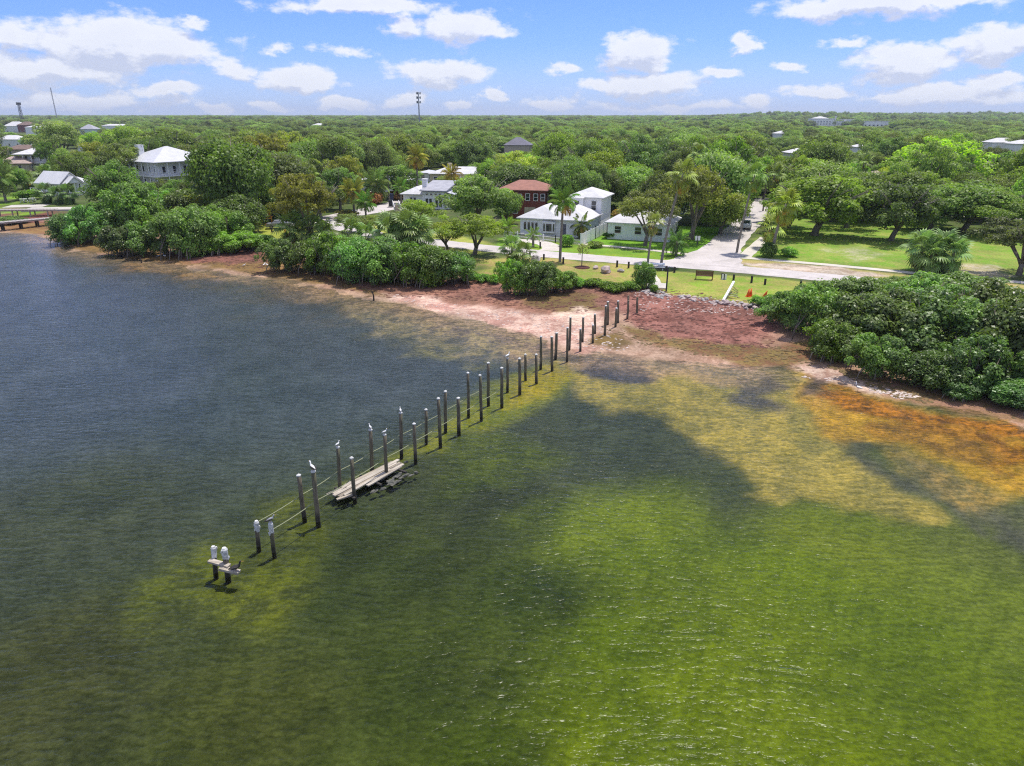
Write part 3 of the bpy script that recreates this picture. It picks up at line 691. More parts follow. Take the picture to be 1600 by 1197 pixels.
# ------------------------------------------------------------------ birds
def bird(name, loc, rz, size, mats, label, cat, standing=.12, neck=.35, group=None, leg=.1):
    """body, folded wings, neck and head, bill, tail, legs; size = body length"""
    rt = empty(name, loc, rz); tag(rt, label, cat, group); s = size; h = leg
    mb = MB()
    mb.tube([(-.5 * s, 0, h + .14 * s), (-.3 * s, 0, h + .18 * s), (0, 0, h + .24 * s), (.25 * s, 0, h + .34 * s), (.38 * s, 0, h + (.36 + neck * .4) * s), (.42 * s, 0, h + (.4 + neck) * s), (.5 * s, 0, h + (.44 + neck) * s), (.56 * s, 0, h + (.43 + neck) * s)],
            [.05 * s, .13 * s, .2 * s, .17 * s, .085 * s, .075 * s, .10 * s, .04 * s], 8).build('body', mats[0], rt, True)
    for sy in (-1, 1):
        MB().tube([(.22 * s, sy * .17 * s, h + .34 * s), (-.1 * s, sy * .2 * s, h + .3 * s), (-.5 * s, sy * .08 * s, h + .2 * s), (-.66 * s, sy * .03 * s, h + .15 * s)], [.06 * s, .1 * s, .06 * s, .015 * s], 6).build('wing', mats[1], rt, True)
        MB().tube([(0, sy * .07 * s, h + .12 * s), (.02 * s, sy * .07 * s, 0)], max(.012, .02 * s), 5).build('leg', mats[2], rt)
    MB().tube([(.55 * s, 0, h + (.43 + neck) * s), (.55 * s + .24 * s, 0, h + (.40 + neck) * s)], [.03 * s, .008 * s], 5).build('bill', mats[2], rt)
    return rt
GW, GG, GD, BL = M['feather_white'], M['feather_grey'], M['feather_dark'], M['bill']
gull = (GW, GG, BL)
for (row, k, nm, sz, mats, lab, rz) in (('r', 2, 'osprey', .48, (GW, GD, BL), 'dark winged osprey perched on the third piling from the seaward end', 2.4),
        ('l', 3, 'gull', .28, gull, 'small gull on the leftmost piling beside the floating planks', 1.0), ('l', 4, 'gull', .28, gull, 'gull on the tall piling rising from the middle of the floating planks', 2.2),
        ('r', 4, 'gull', .28, gull, 'white gull facing shore on the piling at the front edge of the floating planks', .5), ('l', 5, 'gull', .28, gull, 'gull on the piling at the shoreward tip of the floating planks', 1.9),
        ('l', 10, 'gull', .42, gull, 'gull standing alone on a piling midway along the dock', .8)):
    p = PILES[(row, k)]; bird(nm, (p[0], p[1], p[2] - .02), rz, sz, mats, lab, 'bird', leg=.06, group='birds perched on the pilings' if nm == 'gull' else None)
p = PILES[('r', 1)]; bird('pelican', (p[0], p[1], p[2] + .02), .6, .42, (GG, GD, BL), 'grey pelican hunched on the white crusted piling near the seaward end', 'bird', leg=.05, neck=.2)
bird('cormorant', (ox + .62, oy - .41, .60), .3, .5, (GD, GD, BL), 'black cormorant on the end of the bleached crossbeam', 'bird', leg=.05)
bird('egret', at(1340, 612), 2.6, .48, (GW, GW, BL), 'white egret wading in the orange shallows by the mangroves', 'bird', leg=.25, neck=.7)
bird('heron', at(249.5, 405), .5, .6, (GD, GG, BL), 'dark heron standing at the waterline below the left mangroves, left of two', 'bird', leg=.35, neck=.5, group='pair of herons at the waterline')
bird('heron', at(257.5, 404.5), 2.4, .6, (GG, GW, BL), 'pale fronted heron standing at the waterline, right of two', 'bird', leg=.35, neck=.5, group='pair of herons at the waterline')
for k, (px, py) in enumerate([(382, 417), (413, 416), (417, 416), (469, 419), (510, 424), (842, 456), (861, 456), (875, 455), (835, 455)]):
    bird('ibis', at(px, py), k * 1.3, .42, (GW, GW, BL), 'small white ibis foraging on the beach along the foot of the mangroves', 'bird', leg=.15, neck=.3, group='white ibises on the beach')
for (px, pt, pb, lab) in ((221, 401, 411, 'thin dark stake standing in the shallows beyond the herons'), (584, 455, 470, 'leaning dark stub post at the waterline of the middle beach')):
    a = at(px, pb); h = z_at(a.y, pt) - a.z
    tag(MB().tube([(0, 0, -.5), (.02, 0, h * .5), (-.1, .02, h)], [.1, .09, .06], 8).build('stake', M['post_wood'], loc=a), lab, 'stake')

# ------------------------------------------------------------------ riprap, boulders
def rock_mesh(seed, mat):
    mb = MB().blob((0, 0, .35), (1, .8, .62), seed, 7, 5, .55); return mb.mesh('rock', mat)
ROCKS = [rock_mesh(k, M['stone'] if k % 3 else M['pink_stone']) for k in range(7)]
RIP = [(1003, 455), (1012, 459), (1030, 463), (1050, 463), (1075, 466), (1100, 471), (1122, 474), (1145, 476), (1170, 479), (1195, 484)]
rr = random.Random(11)
for k in range(78):
    t = rr.random() ** .9 * (len(RIP) - 1); i = min(int(t), len(RIP) - 2); f = t - i
    px = RIP[i][0] * (1 - f) + RIP[i + 1][0] * f; py = RIP[i][1] * (1 - f) + RIP[i + 1][1] * f + rr.gauss(0, 1.5)
    if px < 1035: py += rr.uniform(-4, 2)
    s = rr.uniform(.16, .44)
    o = link('rock', ROCKS[k % 7], None, at(px, py, -.08)); o.scale = (s, s, s * .9); o.rotation_euler = (rr.uniform(-.3, .3), rr.uniform(-.3, .3), rr.uniform(0, 6))
    where = 'beside the concrete landing' if px < 1040 else 'between the landing and the leaning white beam' if px < 1128 else 'between the leaning white beam and the mangroves'
    tag(o, f"{'small' if s < .26 else 'large' if s > .36 else 'middling'} {'grey' if (k % 7) % 3 else 'pinkish'} riprap rock {where}", 'rock', 'riprap rocks along the lawn edge')
for (px, py, s, lab) in ((947, 426, 1.0, 'large pinkish boulder on the park lawn'), (931, 420, .5, 'grey boulder between the young tree and the large pinkish boulder'),
                         (970, 425, .5, 'small white boulder right of the large pinkish boulder'), (838, 407, .85, 'pinkish boulder behind the shrubs near the row of short posts'),
                         (1133, 475, .55, 'pale boulder at the foot of the leaning white beam')):
    o = link('boulder', ROCKS[int(px) % 7], None, at(px, py, -.05)); o.scale = (s, s * .8, s); o.rotation_euler[2] = px
    if px == 947: o.data = rock_mesh(9, M['pink_stone'])
    tag(o, lab, 'boulder')
tag(MB().bar((-.9, 0, .1), (.9, .5, .22), .28, .24).build('driftwood', M['post_wood'], loc=at(1176, 482)), 'dark log washed up at the right end of the riprap', 'driftwood')

# seaweed clumps and shell grit strewn over the beach: real relief, one loose mass each
def strewn(name, polys, n, size, flat, mat, seed):
    g = random.Random(seed); mb = MB()
    for P in polys:
        Q = wpoly(P, .3); lo, hi = Q.min(0), Q.max(0); k = 0; tries = 0
        while k < n and tries < n * 12:
            tries += 1; x, y = g.uniform(lo[0], hi[0]), g.uniform(lo[1], hi[1]); X, Y = np.array([x]), np.array([y])
            if poly_sd(Q, X, Y)[0] < 0 or g.random() > 1.7 * float(fbm(x * .5, y * 1.1, seed)) - .25: continue
            z = float(ground_z(x, y))
            if z < .04: continue
            r = g.uniform(*size); mb.blob((x, y, z), (r * g.uniform(.8, 2.2), r, r * flat), k, 5, 3, 1.0); k += 1
    tag(mb.build(name, mat), kind='stuff')
RED_BEACH = [[(985, 464), (1040, 460), (1195, 480), (1215, 510), (1205, 545), (1110, 536), (1040, 528), (975, 508)], [(640, 450), (770, 440), (1000, 455), (990, 480), (900, 490), (760, 472)], [(250, 396), (412, 392), (560, 440), (760, 470), (600, 462), (400, 425)]]
strewn('seaweed_wrack', RED_BEACH, 800, (.05, .2), .28, plain('seaweed_wrack', (.17, .065, .045), .9, scale=3, c2=(.075, .035, .026)), 5)
strewn('dry_weed', [[(940, 510), (1110, 536), (1250, 540), (1295, 566), (1180, 572), (1010, 538)], [(100, 382), (260, 398), (420, 415), (560, 448), (470, 436), (200, 400)], [(1285, 565), (1440, 610), (1600, 650), (1600, 670), (1400, 622)]], 450, (.05, .17), .3, plain('dry_weed', (.20, .14, .055), .9, scale=3, c2=(.10, .07, .03)), 8)
strewn('shell_grit', [[(600, 455), (760, 480), (930, 500), (1000, 545), (900, 545), (780, 505), (640, 472)], [(1225, 572), (1330, 592), (1440, 615), (1400, 622), (1290, 600)], [(985, 462), (1195, 482), (1200, 500), (1000, 490)]], 330, (.04, .11), .5, plain('shell_grit', (.72, .63, .56), .9, scale=3, c2=(.48, .38, .33)), 13)

# ------------------------------------------------------------------ street furniture
POSTS = [(828, 393, 401), (844, 378, 388), (849.7, 397, 406), (880, 402, 412), (964, 407, 417.5), (982, 409, 419), (1041, 416.5, 424), (1053.6, 417, 426),
         (1128, 427, 436), (1146, 428.6, 438), (1174, 431, 442), (1195, 435.6, 445), (1250.6, 438, 447)]
for k, (px, pt, pb) in enumerate(POSTS):
    a = at(px, pb); h = max(.7, z_at(a.y, pt) - a.z); rt = empty('bollard', a)
    MB().tube([(0, 0, -.2), (0, 0, h - .06)], .13, 10).build('post', M['post_wood'], rt)
    MB().tube([(0, 0, h - .06), (0, 0, h - .02), (0, 0, h)], [.145, .14, .07], 10).build('post_cap', M['post_wood'], rt)
    lab = 'short dark timber post on the verge in front of the white house' if k == 1 else f"short dark timber post, {ORD[k if k < 1 else k - 1]} from the left in the line along the shore road"
    tag(rt, lab, 'bollard', 'short timber posts along the shore road')
for (px, pt, pb, lab) in ((425, 356, 363, 'short dark post at the edge of the yellow lawn near the yellow chair'), (446, 358, 366, 'short yellow post beside the parked grey car on the yellow lawn')):
    a = at(px, pb); h = .8; rt = empty('bollard', a); MB().tube([(0, 0, -.1), (0, 0, h)], .14, 8).build('post', M['yellow_paint'] if px > 430 else M['post_wood'], rt); tag(rt, lab, 'bollard')
def bench():
    a = at(1100, 437); rt = empty('bench', a, R(-14)); tag(rt, 'brown slatted timber bench with high back on the park lawn', 'bench'); W_ = 2.1; w = M['brown_wood']
    for k in range(4): MB().box(-W_ / 2, -.10 + k * .13, .44, W_ / 2, .0 + k * .13, .48).build('slat', w, rt)
    for k in range(5): MB().box(-W_ / 2, -.16 - k * .03, .56 + k * .12, W_ / 2, -.12 - k * .03, .66 + k * .12).build('back_slat', w, rt)
    for s in (-1, 1):
        x = s * (W_ / 2 - .06)
        MB().bar((x, .40, 0), (x, .40, .66), .09, .09).build('leg', w, rt); MB().bar((x, -.05, 0), (x, -.30, 1.22), .09, .09).build('leg', w, rt)
        MB().box(x - .06, -.2, .66, x + .06, .46, .71).build('armrest', w, rt)
bench()
def cone(px, py, s, lean, label):
    a = at(px, py); rt = empty('traffic_cone', a, px); rt.scale = (s, s, s); tag(rt, label, 'traffic cone', 'orange cones on the park lawn')
    MB().box(-.22, -.22, 0, .22, .22, .05).build('base', M['orange'], rt)
    MB().tube([(0, 0, .05), (lean * .4, 0, .4), (lean, 0, .78)], [.18, .11, .035], 12).build('cone', M['orange'], rt, True)
cone(1168.5, 463.5, 1.15, .05, 'orange cone, the left of two standing close together by the leaning white beam')
cone(1172.5, 463, 1.15, -.05, 'orange cone, the right of two standing close together by the leaning white beam')
cone(1193, 466, 1.15, .3, 'orange cone leaning over beside a fallen one, middle of the lawn edge'); cone(1195.5, 466, .8, -.3, 'small fallen looking orange cone against the leaning one')
cone(1213, 466, .75, .0, 'smallest orange cone standing alone nearest the mangroves')
def beam():
    a, b = at(1129, 474, .1), at(1145, 455, .0); rt = empty('broken_jetty_frame', a); tag(rt, 'broken white timber frame leaning on the bank above the riprap', 'debris'); d = b - a
    MB().bar((0, 0, .1), (d.x, d.y, d.z + 1.1), .24, .2).build('rail', M['white_paint'], rt)
    for k in range(5): MB().bar((d.x * (.35 + k * .12) + .1, d.y * (.35 + k * .12), .35 + .1 * k), (d.x * (.35 + k * .12) + 1.3 - .12 * k, d.y * (.35 + k * .12) + .2, .12), .16, .05).build('plank', M['bleached_plank'], rt)
beam()
def landing():
    a = at(1026, 449); rt = empty('concrete_landing', a, R(-14)); tag(rt, 'pale concrete landing with a step at the shore end of the park path', 'landing')
    MB().box(-1.2, -.5, -.5, 1.1, 2.2, .06).build('slab', M['concrete'], rt); MB().box(-1.1, -1.1, -.6, 1.0, -.5, -.16).build('step', M['concrete'], rt)
    a = at(1026, 421); rt = empty('picnic_table', a, R(-8)); tag(rt, 'white picnic table beside the park path and the road', 'table')
    MB().box(-1, -.4, .72, 1, .4, .78).build('tabletop', M['white_paint'], rt)
    for s in (-1, 1): MB().box(-1, s * .75 - .13, .42, 1, s * .75 + .13, .47).build('seat', M['white_paint'], rt)
    for s in (-1, 1):
        MB().bar((s * .7, -.7, 0), (s * .7, .1, .72), .09, .06).build('leg', M['white_paint'], rt); MB().bar((s * .7, .7, 0), (s * .7, -.1, .72), .09, .06).build('leg', M['white_paint'], rt)
landing()
def sign_post(px, pt, pb, label, board=None):
    a = at(px, pb); h = z_at(a.y, pt) - a.z; rt = empty('sign_post', a); tag(rt, label, 'post')
    MB().tube([(0, 0, -.2), (0, 0, h)], .09, 8).build('pole', M['dark_steel'], rt)
    if board: MB().box(-board, -.06, h - .75, board, -.02, h - .05).build('board', M['white_paint'], rt)
    else: MB().bar((-2.2, .3, h - .1), (.1, 0, h - .1), .1, .1).build('crossbar', M['dark_steel'], rt)
sign_post(1041, 418, 455, 'tall dark post with a crossbar beside the concrete landing')
sign_post(1089, 368, 384, 'street sign with a round white board under the oaks by the junction', .38)
sign_post(1312, 443, 454, 'dark post by the right end of the shore road behind the mangroves', .22)
sign_post(1131, 428, 437, 'small white notice board beside a short timber post right of the bench', .3)
def utility_pole(px, pt, pb, label, arm=True, white=False):
    x, y = atland(px, pb); h = z_at(y, pt) - 1; rt = empty('utility_pole', (x, y, 1)); tag(rt, label, 'utility pole'); m = M['steel'] if white else M['bark']
    MB().tube([(0, 0, -.3), (0, 0, h)], [.17, .12], 8).build('pole', m, rt)
    if arm:
        MB().box(-1.2, -.06, h - .7, 1.2, .06, h - .58).build('crossarm', m, rt)
        for q in (-1, -.4, .4, 1): MB().tube([(q, 0, h - .58), (q, 0, h - .4)], .05, 6).build('insulator', M['white_paint'], rt)
        MB().tube([(.3, -.1, h - 1.7), (.3, -.1, h - .9)], .22, 8).build('transformer', M['steel'], rt)
utility_pole(861.5, 266, 335, 'pale utility pole standing at the right corner of the brick house', True, True)
utility_pole(608.5, 272, 317, 'wooden utility pole by the bins on the side street')
utility_pole(1192, 268, 330, 'wooden utility pole among the oaks beyond the parked white car')
utility_pole(710, 258, 300, 'thin utility pole behind the low white house with clerestory windows', False)
def bin_(px, py, s, m, label):
    x, y = atland(px, py); rt = empty('wheelie_bin', (x, y, 1.04), .3); rt.scale = (s, s, s); tag(rt, label, 'bin')
    MB().poly((-.28, -.3, .1), (.28, -.3, .1), (.34, -.36, 1), (-.34, -.36, 1)).poly((-.28, .3, .1), (-.34, .36, 1), (.34, .36, 1), (.28, .3, .1)).poly((-.28, -.3, .1), (-.34, -.36, 1), (-.34, .36, 1), (-.28, .3, .1)).poly((.28, -.3, .1), (.28, .3, .1), (.34, .36, 1), (.34, -.36, 1)).build('body', m, rt)
    MB().box(-.37, -.4, 1, .37, .42, 1.08).build('lid', m, rt)
    for q in (-1, 1): MB().tube([(q * .3 - .04, .3, .12), (q * .3 + .04, .3, .12)], .12, 8).build('wheel', M['tyre'], rt)
bin_(611.5, 315, 1.6, M['blue_plastic'], 'blue wheelie bin on the side street near the white stair'); bin_(611, 324, 1.4, M['dark_plastic'], 'black wheelie bin in front of the blue one on the side street')
def car(px, py, rz, m, label):
    x, y = atland(px, py); rt = empty('parked_car', (x, y, 1.04), rz); tag(rt, label, 'car')
    prof = [(-2.2, .35), (-2.25, .8), (-1.9, .95), (-1.3, 1.0), (-.75, 1.42), (.7, 1.46), (1.5, 1.0), (2.15, .9), (2.25, .6), (2.2, .35)]
    mb = MB(); n = len(prof)
    for s in (-1, 1):
        for (a, b) in prof: mb.v.append((a, s * (.88 if b < 1.1 else .70), b))
    mb.f.append(tuple(range(n))); mb.f.append(tuple(range(n, 2 * n))[::-1])
    for k in range(n): mb.f.append((k, n + k, n + (k + 1) % n, (k + 1) % n))
    mb.build('body', m, rt)
    MB().poly((1.42, -.64, 1.06), (1.42, .64, 1.06), (.76, .62, 1.44), (.76, -.62, 1.44)).build('windscreen', M['glass'], rt, loc=(.03, 0, .02))
    MB().poly((-1.26, .64, 1.06), (-1.26, -.64, 1.06), (-.80, -.62, 1.40), (-.80, .62, 1.40)).build('rear_window', M['glass'], rt, loc=(-.03, 0, .02))
    for s in (-1, 1):
        MB().poly((-1.0, s * .84, 1.04), (1.2, s * .84, 1.04), (.62, s * .735, 1.38), (-.66, s * .735, 1.38)).build('side_window', M['glass'], rt)
        for q in (-1.35, 1.4):
            w = MB().tube([(q, s * .72, .33), (q, s * .92, .33)], .33, 14).build('wheel', M['tyre'], rt)
            MB().tube([(q, s * .92, .33), (q, s * .935, .33)], .2, 10).build('rim', M['steel'], w)
        MB().box(2.16, s * .7 - .16, .62, 2.27, s * .7 + .16, .78).build('headlight', M['white_paint'], rt)
        MB().box(-2.28, s * .7 - .12, .68, -2.2, s * .7 + .12, .84).build('tail_light', M['orange'], rt)
car(1165, 357, R(-110), M['car_white'], 'white car parked on the street under the oaks, facing the shore')
car(839, 333, R(-160), M['car_blue'], 'dark blue car parked in front of the brick house')
car(437, 357, R(15), M['steel'], 'grey car on the yellow lawn half hidden by shrubs')
def yellow_chair():
    x, y = atland(417, 349); h = z_at(y, 331) - 1; rt = empty('playset', (x, y, 1), R(25)); m = M['yellow_paint']; tag(rt, 'tall yellow timber chair like play frame at the edge of the trees', 'play frame')
    for (a, b) in ((-.8, -.6), (.8, -.6), (-.8, .6), (.8, .6)): MB().bar((a * 1.2, b * 1.2, -.1), (a, b, h if b > 0 else h * .6), .16, .16).build('leg', m, rt)
    MB().box(-.9, -.8, h * .42, .9, .8, h * .47).build('seat', m, rt)
    for k in range(3): MB().box(-.85, .55, h * (.55 + .16 * k), .85, .66, h * (.65 + .16 * k)).build('back_slat', m, rt)
    for s in (-1, 1): MB().box(s * .95 - .12, -.8, h * .6, s * .95 + .12, .7, h * .64).build('armrest', m, rt)
    MB().bar((-1.9, -.5, 0), (-1.9, -.5, h * .55), .35, .3).build('ladder', m, rt)
yellow_chair()

# ------------------------------------------------------------------ left pier, boardwalk and loungers
def pier():
    a, b = at(-40, 366), at(92, 350); A = Vector((a.x, a.y)); B = Vector((b.x, b.y)); d = (B - A).normalized(); L = (B - A).length; z = 1.55
    rt = empty('pier', (a.x, a.y, 0), math.atan2(d.y, d.x)); tag(rt, 'grey timber pier on dark paired posts running out from the left mangroves', 'pier')
    n = int(L / .6)
    MB().box(0, -.95, z - .22, L, -.8, z - .02).build('stringer', M['grey_deck'], rt); MB().box(0, .8, z - .22, L, .95, z - .02).build('stringer', M['grey_deck'], rt)
    rr = random.Random(2)
    me = [MB().box(0, -1.05, z, .54, 1.05, z + .06).mesh('plank', M['grey_deck']), MB().box(0, -1.0, z + .004, .54, 1.08, z + .064).mesh('plank', M['grey_deck'])]
    for k in range(n): link('plank', me[rr.randrange(2)], rt, (k * L / n, rr.uniform(-.04, .04), rr.uniform(0, .01)))
    for px in (3, 29, 57, 82):
        t = Vector(plane_pt(px, 366 - 16 * (px + 40) / 132, 1.5)); s = (t - A).dot(d)
        for q in (-.75, .75): MB().tube([(s, q, -2), (s, q, z)], .17, 8).build('post', M['post_wood'], rt)
        MB().box(s - .1, -1, z - .45, s + .1, 1, z - .23).build('crossbeam', M['post_wood'], rt)
    a, b = at(-30, 340), at(94, 336); A = Vector((a.x, a.y)); B = Vector((b.x, b.y)); d = (B - A).normalized(); L = (B - A).length
    rt = empty('boardwalk', (a.x, a.y, 0), math.atan2(d.y, d.x)); tag(rt, 'pale raised boardwalk behind the red weed, beyond the pier', 'boardwalk'); z = 2.0
    for k in range(int(L / .7)): link('plank', me[0], rt, (k * .7, 0, z - 1.55))
    MB().box(0, -1, z - .25, L, -.86, z - .02).build('stringer', M['bleached_plank'], rt)
    k = 0
    while k * 3.5 < L:
        for q in (-.8, .8): MB().tube([(k * 3.5, q, -.5), (k * 3.5, q, z)], .14, 8).build('post', M['bleached_plank'], rt)
        k += 1
pier()
def lounger(px, py, label):
    x, y = atland(px, py); rt = empty('sun_lounger', (x, y, 1.05), R(-60)); tag(rt, label, 'lounger', 'white loungers on the patio'); w = M['white_paint']
    MB().box(-.9, -.35, .32, .5, .35, .40).build('seat', w, rt); MB().bar((.5, 0, .36), (1.15, 0, .95), .7, .08).build('backrest', w, rt)
    for (a, b) in ((-.8, -.3), (-.8, .3), (.45, -.3), (.45, .3)): MB().box(a - .04, b - .04, 0, a + .04, b + .04, .32).build('leg', w, rt)
for k, px in enumerate((35, 41, 49, 54)): lounger(px, 317 - k * .6, f"white lounger on the pale patio by the cottage, {ORD[k]} from the left")
def slab(name, px, py, w, d, h, rz, m, label, cat):
    x, y = atland(px, py); return tag(MB().box(-w / 2, -d / 2, -.2, w / 2, d / 2, h).build(name, m, loc=(x, y, 1)), label, cat)
slab('patio', 42, 322, 8, 5, .04, 0, M['concrete'], 'pale concrete patio with loungers near the cottage', 'patio').rotation_euler[2] = .2
o = slab('seawall', 92, 328, 13, 4.5, .35, 0, M['concrete'], 'pale walled terrace with reddish gravel beside the boardwalk', 'terrace'); o.rotation_euler[2] = .1

# ------------------------------------------------------------------ buildings
def window(rt, wall, pos, z, w, h, W_, D_, y_off=0.0, frame=None, shutters=None, muntin=True):
    """frame proud of the wall with the pane set back in it; wall: 0 front, 1 right, 2 left, 3 back"""
    def T(a, b, c):
        return {0: (a, y_off - c, b), 1: (W_ + c, a, b), 2: (-c, a, b), 3: (a, D_ + c, b)}[wall]
    def bx(mb, a0, a1, b0, b1, c0, c1):
        p, q = T(a0, b0, c0), T(a1, b1, c1)
        return mb.box(*[min(p[i], q[i]) for i in range(3)], *[max(p[i], q[i]) for i in range(3)])
    t = .09; f = MB()
    bx(f, pos, pos + w, z, z + t, 0, .09); bx(f, pos, pos + w, z + h - t, z + h, 0, .09)
    bx(f, pos, pos + t, z + t, z + h - t, 0, .09); bx(f, pos + w - t, pos + w, z + t, z + h - t, 0, .09)
    if muntin: bx(f, pos + t, pos + w - t, z + h * .5 - .03, z + h * .5 + .03, .03, .075)
    fo = f.build('window', frame or M['white_paint'], rt)
    bx(MB(), pos + t, pos + w - t, z + t, z + h - t, 0, .03).build('pane', M['glass'], fo)
    if shutters:
        for (a0, a1) in ((pos - .36, pos - .03), (pos + w + .03, pos + w + .36)): bx(MB(), a0, a1, z, z + h, 0, .05).build('shutter', shutters, rt)
def hip_roof(mb, x0, y0, x1, y1, z, h, ov=.5, ridge=None):
    x0 -= ov; y0 -= ov; x1 += ov; y1 += ov; w, d = x1 - x0, y1 - y0; e = .16
    i = len(mb.v); mb.v += [(x0, y0, z), (x1, y0, z), (x1, y1, z), (x0, y1, z), (x0, y0, z + e), (x1, y0, z + e), (x1, y1, z + e), (x0, y1, z + e)]
    r = ridge if ridge is not None else min(w, d) / 2
    if w >= d: mb.v += [(x0 + r, (y0 + y1) / 2, z + h), (x1 - r, (y0 + y1) / 2, z + h)]; tops = ((4, 5, 9, 8), (5, 6, 9), (6, 7, 8, 9), (7, 4, 8))
    else: mb.v += [((x0 + x1) / 2, y0 + r, z + h), ((x0 + x1) / 2, y1 - r, z + h)]; tops = ((4, 5, 8), (5, 6, 9, 8), (6, 7, 9), (7, 4, 8, 9))
    mb.f += [tuple(i + k for k in q) for q in ((0, 3, 2, 1), (0, 1, 5, 4), (1, 2, 6, 5), (2, 3, 7, 6), (3, 0, 4, 7)) + tops]
    return mb
def gable_roof(mb, x0, y0, x1, y1, z, h, ov=.4, along='y'):
    t = .16
    if along == 'y':
        xm = (x0 + x1) / 2; s = h / ((x1 - x0) / 2); zo = z - ov * s
        for (a, b) in ((x0 - ov, xm), (xm, x1 + ov)):
            za, zb = (zo, z + h) if a < xm else (z + h, zo)
            i = len(mb.v); mb.v += [(a, y0 - ov, za), (b, y0 - ov, zb), (b, y1 + ov, zb), (a, y1 + ov, za), (a, y0 - ov, za + t), (b, y0 - ov, zb + t), (b, y1 + ov, zb + t), (a, y1 + ov, za + t)]
            mb.f += [tuple(i + k for k in q) for q in ((0, 3, 2, 1), (4, 5, 6, 7), (0, 1, 5, 4), (1, 2, 6, 5), (2, 3, 7, 6), (3, 0, 4, 7))]
    else:
        ym = (y0 + y1) / 2; s = h / ((y1 - y0) / 2); zo = z - ov * s
        for (a, b) in ((y0 - ov, ym), (ym, y1 + ov)):
            za, zb = (zo, z + h) if a < ym else (z + h, zo)
            i = len(mb.v); mb.v += [(x0 - ov, a, za), (x0 - ov, b, zb), (x1 + ov, b, zb), (x1 + ov, a, za), (x0 - ov, a, za + t), (x0 - ov, b, zb + t), (x1 + ov, b, zb + t), (x1 + ov, a, za + t)]
            mb.f += [tuple(i + k for k in q) for q in ((0, 3, 2, 1), (4, 5, 6, 7), (0, 1, 5, 4), (1, 2, 6, 5), (2, 3, 7, 6), (3, 0, 4, 7))]
    return mb
def chimney(rt, x, y, z0, z1, m, s=.45):
    MB().box(x - s, y - s, z0, x + s, y + s, z1).build('chimney', m, rt); MB().box(x - s - .1, y - s - .1, z1 + .003, x + s + .1, y + s + .1, z1 + .15).build('chimney_cap', m, rt)
HOUSES = []
def house_at(name, px, py, rz, label, cat='house'):
    x, y = atland(px, py); rt = empty(name, (x, y, 1), R(rz)); tag(rt, label, cat); HOUSES.append((x, y)); return rt
def simple_house(name, px, py, rz, w, d, h, rh, wall, roof, label, nwin=3, kind='hip', floors=1, chim=False):
    rt = house_at(name, px, py, rz, label)
    MB().box(0, 0, -.3, w, d, h).build('wall', wall, rt)
    (hip_roof(MB(), 0, 0, w, d, h + .002, rh) if kind == 'hip' else gable_roof(MB(), 0, 0, w, d, h + .002, rh, along='x')).build('roof', roof, rt)
    if kind != 'hip':
        for q in (0, w - .2): MB().poly((q, 0, h), (q, d, h), (q, d / 2, h + rh)).build('gable', wall, rt)
    fh = h / floors
    for fl in range(floors):
        for k in range(nwin): window(rt, 0, w * (k + .5) / nwin - .6, fl * fh + .9, 1.2, 1.3, w, d)
        for k in range(2): window(rt, 1, d * (k + .5) / 2 - .6, fl * fh + .9, 1.2, 1.3, w, d); window(rt, 2, d * (k + .5) / 2 - .6, fl * fh + .9, 1.2, 1.3, w, d)
    if chim: chimney(rt, w * .3, d * .5, h, h + rh + .8, wall)
    return rt
WP, LS = M['white_paint'], M['lap_siding']
